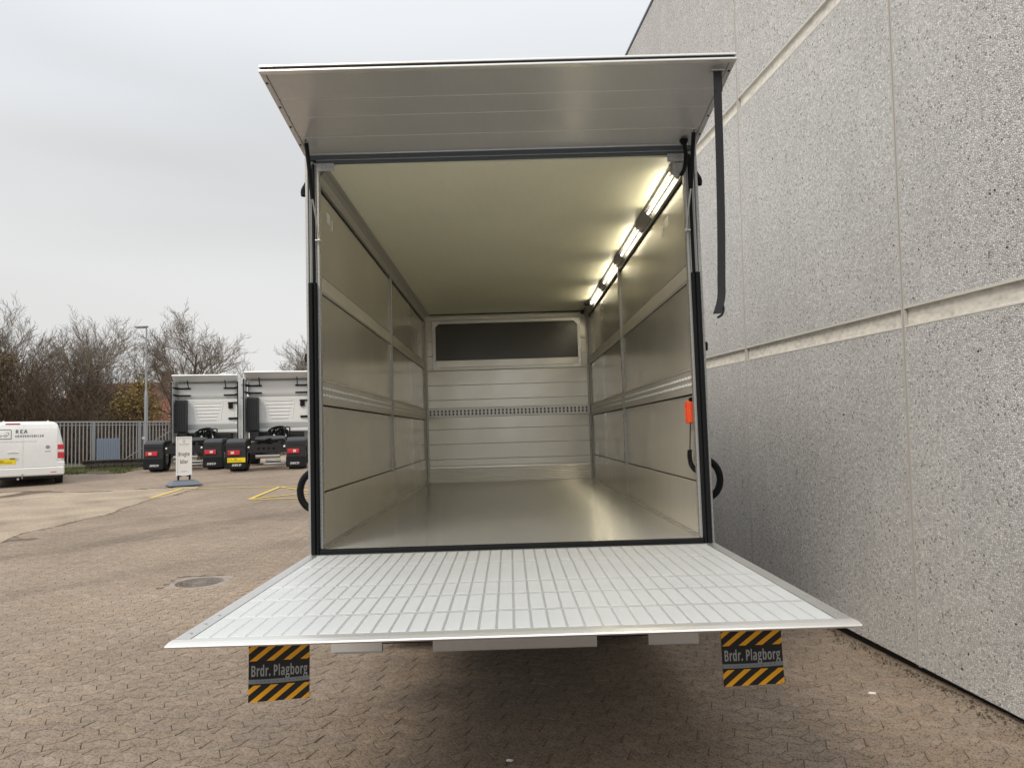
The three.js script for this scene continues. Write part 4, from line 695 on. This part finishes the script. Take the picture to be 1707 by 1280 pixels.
// ------------------------------------------------------------------ fence, low wall, lamp post, house
const fA = V(-21.2, .60, -21.6), fB = V(-15.75, .60, -29.9);
{
  const len = fA.distanceTo(fB), ang = Math.atan2(-(fB.z - fA.z), fB.x - fA.x);
  const t = thing('bar_fence', 'grey steel fence of upright bars between the white van and the tractor units', 'fence', fA.toArray(), ang);
  part(t, 'rail', [rb(0, len, 1.90, 1.96, -.03, .03, .006, 2)], M.fenceSteel); part(t, 'rail', [rb(0, len, .06, .11, -.025, .025, .006)], M.fenceSteel);
  part(t, 'rail', [rb(0, len, 1.78, 1.81, -.02, .02, .004)], M.fenceSteel);
  const bg = rb(-.017, .017, .11, 1.9, -.017, .017, .004), n = Math.round(len / .152);
  for (let i = 1; i < n; i++) { const o = part(t, 'bar', bg, M.fenceSteel); o.position.x = i * len / n; }
  for (const d of [.0, 2.1, 4.25, 6.38, 8.39, len]) part(t, 'fence_post', [rb(d - .05, d + .05, -.1, 1.95, -.05, .05, .008, 2)], M.lampSteel);
  part(t, 'steel_panel', [...range(0, 9, 9).map(i => rb(6.48 + i * .1, 6.48 + i * .1 + .09, .25, 1.22, .045, .062, .008, 2)), bx(6.48, 7.47, .3, 1.18, .042, .046)], M.fencePanel);
  part(t, 'brace', [rod([len - 2.4, .2, .03], [len - .1, 1.5, .03], .012)], M.lampSteel);
  part(t, 'notice', [rb(8.46, 8.58, 1.15, 1.25, .06, .066, .003)], M.white);
  const w = thing('low_stone_wall', 'low dark stone wall with a flat capping standing in front of the fence', 'wall', [-15.55, .53, -24.6], .35);
  const R = rng32(77); for (let r = 0; r < 3; r++) for (let x = -1.08 + (r & 1) * .1; x < 1.04;) { const l = .22 + R() * .2; part(w, 'stone', rb(x, Math.min(1.08, x + l - .012), r * .13, r * .13 + .118, -.15 + R() * .02, .15 - R() * .02, .015, 2), M.stoneWall); x += l; }
  part(w, 'capping', [rb(-1.12, 1.12, .39, .44, -.19, .19, .01, 2)], M.stoneWall);
  const gp = thing('gate_pillar', 'plain grey box pillar at the right end of the fence beside the tractor unit', 'pillar', [-15.1, .6, -30.2], .2);
  part(gp, 'casing', [rb(-.36, .3, -.1, 2.05, -.3, .3, .012, 2)], M.sealant); part(gp, 'cap', [rb(-.39, .33, 2.051, 2.09, -.33, .33, .008, 2)], M.greyHeader); part(gp, 'edge_post', [rb(-.46, -.37, -.1, 2.12, .2, .3, .01)], M.rubber);
  const l = thing('street_lamp', 'tall grey steel street lamp with a flat head rising behind the fence', 'street lamp', [-17.95, .6, -31.9]);
  part(l, 'pole', [rod([0, -.2, 0], [0, 3.3, 0], .095, .085, 16), rod([0, 3.3, 0], [0, 3.6, 0], .085, .05, 16), rod([0, 3.6, 0], [0, 6.75, 0], .05, .038, 14)], M.lampSteel);
  part(l, 'lamp_head', [rb(-.56, .06, 6.72, 6.80, -.12, .12, .03, 3), rb(-.5, -.1, 6.69, 6.725, -.1, .1, .015, 2)], M.lampSteel);
  const h = thing('brick_house', 'red brick house with tiled roof and chimney behind the bare trees', 'house', [-30.4, .5, -56.5], .12);
  const hw = 5.2, hd = 4.2, wh = 2.7, rh = 5.9;
  part(h, 'wall', [bx(-hw, hw, -.4, wh, -hd + .3, hd - .3), ext([[-hd + .3, wh + .001], [hd - .3, wh + .001], [0, rh - .25]], 2 * hw).rotateY(Math.PI / 2).translate(-hw, 0, 0)], M.brick);
  const rf = part(h, 'roof', [ext([[-hd - .2, wh - .15], [0, rh], [hd + .2, wh - .15], [hd + .2, wh + .0], [0, rh + .16], [-hd - .2, wh + .0]], 2 * hw + .5).rotateY(Math.PI / 2).translate(-hw - .25, 0, 0)], M.roofTile);
  const sl = Math.atan2(rh - wh + .15, hd + .2), ll = Math.hypot(rh - wh + .15, hd + .2); for (let i = 0; i < 13; i++) part(rf, 'tile_course', [rb(-hw - .25, hw + .25, 0, .05, i * ll / 13, (i + 1) * ll / 13 + .03, .01).rotateX(sl).translate(0, rh + .17 - 0, 0)], M.roofTile);
  part(rf, 'chimney', [bx(1.5, 2.2, rh - .5, rh + 1.0, -.3, .3), rb(1.44, 2.26, rh + 1.001, rh + 1.1, -.36, .36, .02)], M.brick);
  part(h, 'barge_board', [rod([hw + .27, wh - .1, -hd - .2], [hw + .27, rh + .08, 0], .09, .09, 4), rod([hw + .27, rh + .08, 0], [hw + .27, wh - .1, hd + .2], .09, .09, 4)], M.white);
  for (const x of [-3.4, -.6, 2.4]) { const f = part(h, 'window', [rb(x - .6, x + .6, .8, 2.1, hd - .31, hd - .27, .01)], M.white); part(f, 'pane', [bx(x - .53, x - .03, .87, 2.03, hd - .285, hd - .266), bx(x + .03, x + .53, .87, 2.03, hd - .285, hd - .266)], M.darkGlass); }
}

// ------------------------------------------------------------------ bare trees, thicket, verge
class Twigs {
  constructor() { this.p = []; this.n = []; this.i = []; }
  seg(a, b, ra, rb_, k) {
    const d = b.clone().sub(a).normalize(), u = (Math.abs(d.y) > .9 ? V(1, 0, 0) : V(0, 1, 0)).cross(d).normalize(), w = d.clone().cross(u), o = this.p.length / 3;
    for (const [c, r] of [[a, ra], [b, rb_]]) for (let j = 0; j < k; j++) { const t = j / k * 2 * Math.PI, x = Math.cos(t), y = Math.sin(t), nx = u.x * x + w.x * y, ny = u.y * x + w.y * y, nz = u.z * x + w.z * y; this.p.push(c.x + nx * r, c.y + ny * r, c.z + nz * r); this.n.push(nx, ny, nz); }
    for (let j = 0; j < k; j++) { const e = (j + 1) % k; this.i.push(o + j, o + e, o + k + j, o + e, o + k + e, o + k + j); }
  }
  geo() { const g = new THREE.BufferGeometry(); g.setAttribute('position', new THREE.Float32BufferAttribute(this.p, 3)); g.setAttribute('normal', new THREE.Float32BufferAttribute(this.n, 3)); g.setIndex(this.i); return uvm(g); }
}
function bareTree(name, label, x, z, h, o = {}) {
  const { seed = 1, spread = .62, stems = 1, r0 = .2, twig = .0085, lean = 0, up = .055, first = .22, levels = 4, m = M.twig, mb = M.bark, grp, gap = 1 } = o;
  const R = rng32(seed), trunk = new Twigs(), crown = new Twigs(), y0 = .45;
  function grow(a, d, len, r, lev) {
    const seg = lev === 0 ? 9 : lev === 1 ? 8 : lev < 4 ? 6 : 3, t = lev === 0 ? trunk : crown; let p = a.clone(), dir = d.clone();
    for (let i = 0; i < seg; i++) {
      const wob = lev === 0 ? .10 : .22; dir.add(V((R() - .5) * wob, (R() - .5) * wob + (lev ? up : .05), (R() - .5) * wob)).normalize();
      const q = p.clone().addScaledVector(dir, len / seg), f0 = 1 - .8 * i / seg, f1 = 1 - .8 * (i + 1) / seg;
      t.seg(p, q, Math.max(twig * .8, r * f0), Math.max(twig * .6, r * f1), lev === 0 ? 9 : lev === 1 ? 6 : lev === 2 ? 4 : 3);
      if (lev < levels && (lev > 0 || i / seg >= first)) {
        const kids = lev === 0 ? 1.5 : lev === 1 ? 1.1 * gap : lev === 2 ? .95 * gap : .75 * gap, c = Math.floor(kids) + (R() < kids % 1 ? 1 : 0);
        for (let k = 0; k < c; k++) { const az = R() * 2 * Math.PI, sp = (lev === 0 ? 1.15 : 1) * spread * (.8 + .6 * R()), u = V(Math.cos(az), .1, Math.sin(az)); u.addScaledVector(dir, -u.dot(dir)).normalize(); const nd = dir.clone().multiplyScalar(Math.cos(sp)).addScaledVector(u, Math.sin(sp)); grow(p.clone().lerp(q, R()), nd.normalize(), len * (lev === 0 ? .68 - .32 * i / seg : .60 - .15 * i / seg) * (.75 + .4 * R()), Math.max(twig, r * f0 * .55), lev + 1); }
      }
      p = q;
    }
  }
  for (let s = 0; s < stems; s++) { const a = s / stems * 6.28 + R(), tl = stems > 1 ? .22 : .04; grow(V(stems > 1 ? .2 * Math.cos(a) : 0, -.15, stems > 1 ? .2 * Math.sin(a) : 0), V(Math.cos(a) * tl + lean, 1, Math.sin(a) * tl).normalize(), h * (.72 + .1 * R()), r0 / Math.sqrt(stems), 0); }
  const t = thing(name, label, 'tree', [x, y0 + .1, z], 0, grp); part(t, 'trunk', trunk.geo(), mb); part(t, 'crown', crown.geo(), m); return crown.i.length / 3 + trunk.i.length / 3;
}
let tt = 0;
tt += bareTree('bare_tree', 'big bare tree with forked trunk rising behind the fence left of the street lamp', -24.6, -36.5, 7.6, { seed: 11, stems: 2, r0: .26, spread: .6, lean: .12, first: .2 });
tt += bareTree('bare_tree', 'tall bare tree at the left edge, its top twigs above the white van', -28.6, -37.5, 8.3, { seed: 23, stems: 2, r0: .24, spread: .55 });
tt += bareTree('bare_tree', 'bare spreading tree with pale twigs behind the left tractor unit', -18.4, -37.2, 7.5, { seed: 37, stems: 2, r0: .27, spread: .62, first: .3 });
tt += bareTree('bare_tree', 'smaller bare tree standing behind the street lamp pole', -24.0, -43.5, 7.4, { seed: 41, r0: .2, spread: .6 });
tt += bareTree('bare_tree', 'bare tree far behind the right tractor unit, next to the lorry box', -14.4, -47.0, 6.6, { seed: 53, stems: 2, r0: .2, spread: .55, first: .3 });
tt += bareTree('bare_tree', 'bare dark tree in the middle of the thicket behind the fence', -26.0, -42.0, 8.0, { seed: 67, r0: .22, spread: .55 });
tt += bareTree('bare_tree', 'low bare tree half hidden by the lorry box edge', -11.6, -46.0, 7.2, { seed: 71, stems: 2, r0: .18, spread: .55 });
console.log('tree triangles', tt);
{
  // dense brown shrub with clinging leaves at the left edge
  const leafQuad = (P, I, c, s, R) => { const a = R() * 6.28, b = Math.acos(2 * R() - 1), n = V(Math.sin(b) * Math.cos(a), Math.cos(b), Math.sin(b) * Math.sin(a)), u = V(n.y, -n.x, n.z * .1).normalize(), w = n.clone().cross(u).normalize(), o = P.length / 3; for (const [x, y] of [[-1, 0], [0, -.6], [1.1, 0], [0, .6]]) P.push(c.x + u.x * x * s + w.x * y * s, c.y + u.y * x * s + w.y * y * s, c.z + u.z * x * s + w.z * y * s); I.push(o, o + 1, o + 2, o, o + 2, o + 3); };
  function leafy(name, label, x, z, blobs, count, size, m, seed, trunkH) {
    const R = rng32(seed), P = [], I = [], tw = new Twigs(), st = new Twigs();
    const t = thing(name, label, name.includes('shrub') ? 'shrub' : 'tree', [x, .55, z]);
    for (const [bx_, by, bz, br, bh, w] of blobs) { for (let i = 0; i < count * w; i++) { const a = R() * 6.28, e = Math.acos(2 * R() - 1), rr = Math.pow(R(), .45) * (.8 + .35 * R()); leafQuad(P, I, V(bx_ + br * rr * Math.sin(e) * Math.cos(a), by + bh * rr * Math.cos(e), bz + br * rr * Math.sin(e) * Math.sin(a)), size * (.6 + .8 * R()), R); }
      for (let i = 0; i < 70 * w; i++) { const a = R() * 6.28, q = V(bx_ + br * 1.1 * (R() - .5) * 2 * Math.cos(a), by + bh * (R() * 2.1 - 1), bz + br * 1.1 * (R() - .5) * 2 * Math.sin(a)), p = V(bx_ * .6 + .3 * (R() - .5), Math.max(.1, by - bh * (.4 + .6 * R())), bz * .6); st.seg(p, p.clone().lerp(q, .55).add(V(0, .15, 0)), .022, .013, 3); st.seg(p.clone().lerp(q, .55).add(V(0, .15, 0)), q, .013, .007, 3); } }
    tw.seg(V(0, -.1, 0), V(.1, trunkH, 0), .14, .06, 7); part(t, 'trunk', tw.geo(), M.bark); part(t, 'branches', st.geo(), M.twigBrown);
    const g = new THREE.BufferGeometry(); g.setAttribute('position', new THREE.Float32BufferAttribute(P, 3)); g.setIndex(I); const q = g.toNonIndexed(); q.computeVertexNormals(); part(t, 'crown', uvm(q), m);
  }
  leafy('ivy_clad_tree', 'dense brown leaf-clad tree standing at far left above the white van', -26.6, -34.0, [[0, 2.0, 0, 2.0, 1.9, 1.1], [-.3, 3.9, 0, 1.6, 1.7, 1], [.2, 5.4, 0, .9, .9, .4], [-2.0, 2.8, .3, 1.3, 2.2, .7], [1.6, 2.0, .2, 1.2, 1.7, .5]], 1900, .060, mat(.135, .100, .055, .9), 5, 4.8);
  leafy('yellow_shrub', 'shrub with yellow spring catkins behind the fence, left of the street lamp', -20.6, -36.0, [[0, 3.3, 0, 1.25, 1.05, .85], [.9, 2.6, .2, 1.0, .9, .4], [-.9, 2.4, 0, .9, .9, .3], [.3, 4.2, 0, .7, .5, .2]], 1500, .06, mat(.26, .19, .055, .9), 8, 2.6);
  leafy('pale_shrub', 'small pale yellowish shrub against the gable behind the fence end', -17.2, -34.6, [[0, 1.7, 0, .9, .8, .5], [.6, 1.2, .1, .8, .8, .4]], 800, .06, mat(.30, .25, .12, .9), 18, 1.2);
  // brown undergrowth that fills the strip behind the fence
  const R = rng32(99), tw = new Twigs();
  for (let i = 0; i < 4300; i++) {
    const x = -38 + 24.5 * R(), z = -32.5 - 7 * R() - Math.max(0, (x + 21) * .3), k = .45 + .75 * fbm(mod(x * .06, 1), mod(z * .07, 1), 5, 3, 4), H = (1.5 + 3.9 * R() * k) * (x < -23.5 ? 1.25 : 1) * (x > -20.6 ? .42 : x > -22.5 ? .75 : 1); if (x > -20.6 && R() < .65) continue;
    let p = V(x, .45, z), d = V((R() - .5) * .7, 1, (R() - .5) * .5).normalize(), r = .011 + .018 * R() * R(); const n = 5;
    for (let s = 0; s < n; s++) { const q = p.clone().addScaledVector(d, H / n); tw.seg(p, q, r, r * .8, 3); if (s > 0) for (let b = 0; b < 3; b++) { const e = V(R() - .5, .55 * R() + .1, R() - .5).normalize(), l = .25 + .6 * R(), q2 = p.clone().lerp(q, R()), q3 = q2.clone().addScaledVector(e, l); tw.seg(q2, q3, .008, .006, 3); if (R() < .6) tw.seg(q3.clone().lerp(q2, .5), q3.clone().add(V((R() - .5) * .5, .3 * R(), (R() - .5) * .5)), .007, .005, 3); } d.add(V((R() - .5) * .4, .05, (R() - .5) * .4)).normalize(); p = q; r *= .8; }
  }
  const th = shad(new THREE.Mesh(tw.geo(), M.twigBrown)); th.name = 'thicket'; th.userData = { kind: 'stuff', label: 'brown leafless undergrowth filling the strip behind the steel fence', category: 'thicket' }; scene.add(th);
  console.log('thicket', tw.i.length / 3);
  // grass verge before the fence
  struct('verge', sheet([-24, -21, -18, -16.4, -15, -13.4], [-20.9, -21.6, -23, -25, -28, -31], .0, .05, 5), M.soil);
  const P = [], I = []; for (let i = 0; i < 26000; i++) { const x = -24 + 11 * R(), z = -20.9 - 9.5 * R(); if (x > -13.2 - .35 * (-21 - z)) continue; if (vnoise(x * 1.5 + 90, z * 1.5 + 90, 999, 3) < .28) continue; const a = R() * 6.28, h = .03 + .07 * R(), w = .012, o = P.length / 3, y = gh(z); P.push(x - w * Math.cos(a), y, z - w * Math.sin(a), x + w * Math.cos(a), y, z + w * Math.sin(a), x + .05 * (R() - .5), y + h, z + .05 * (R() - .5)); I.push(o, o + 1, o + 2); }
  const g = new THREE.BufferGeometry(); g.setAttribute('position', new THREE.Float32BufferAttribute(P, 3)); g.setIndex(I); const q = g.toNonIndexed(); q.computeVertexNormals(); const gr = shad(new THREE.Mesh(uvm(q), M.grass)); gr.name = 'grass'; gr.userData = { kind: 'stuff', label: 'thin green grass along the foot of the steel fence', category: 'grass' }; scene.add(gr);
}

scene.traverse(o => { if (o.isMesh) { o.castShadow = true; o.receiveShadow = true; } });
renderer.render(scene, camera);
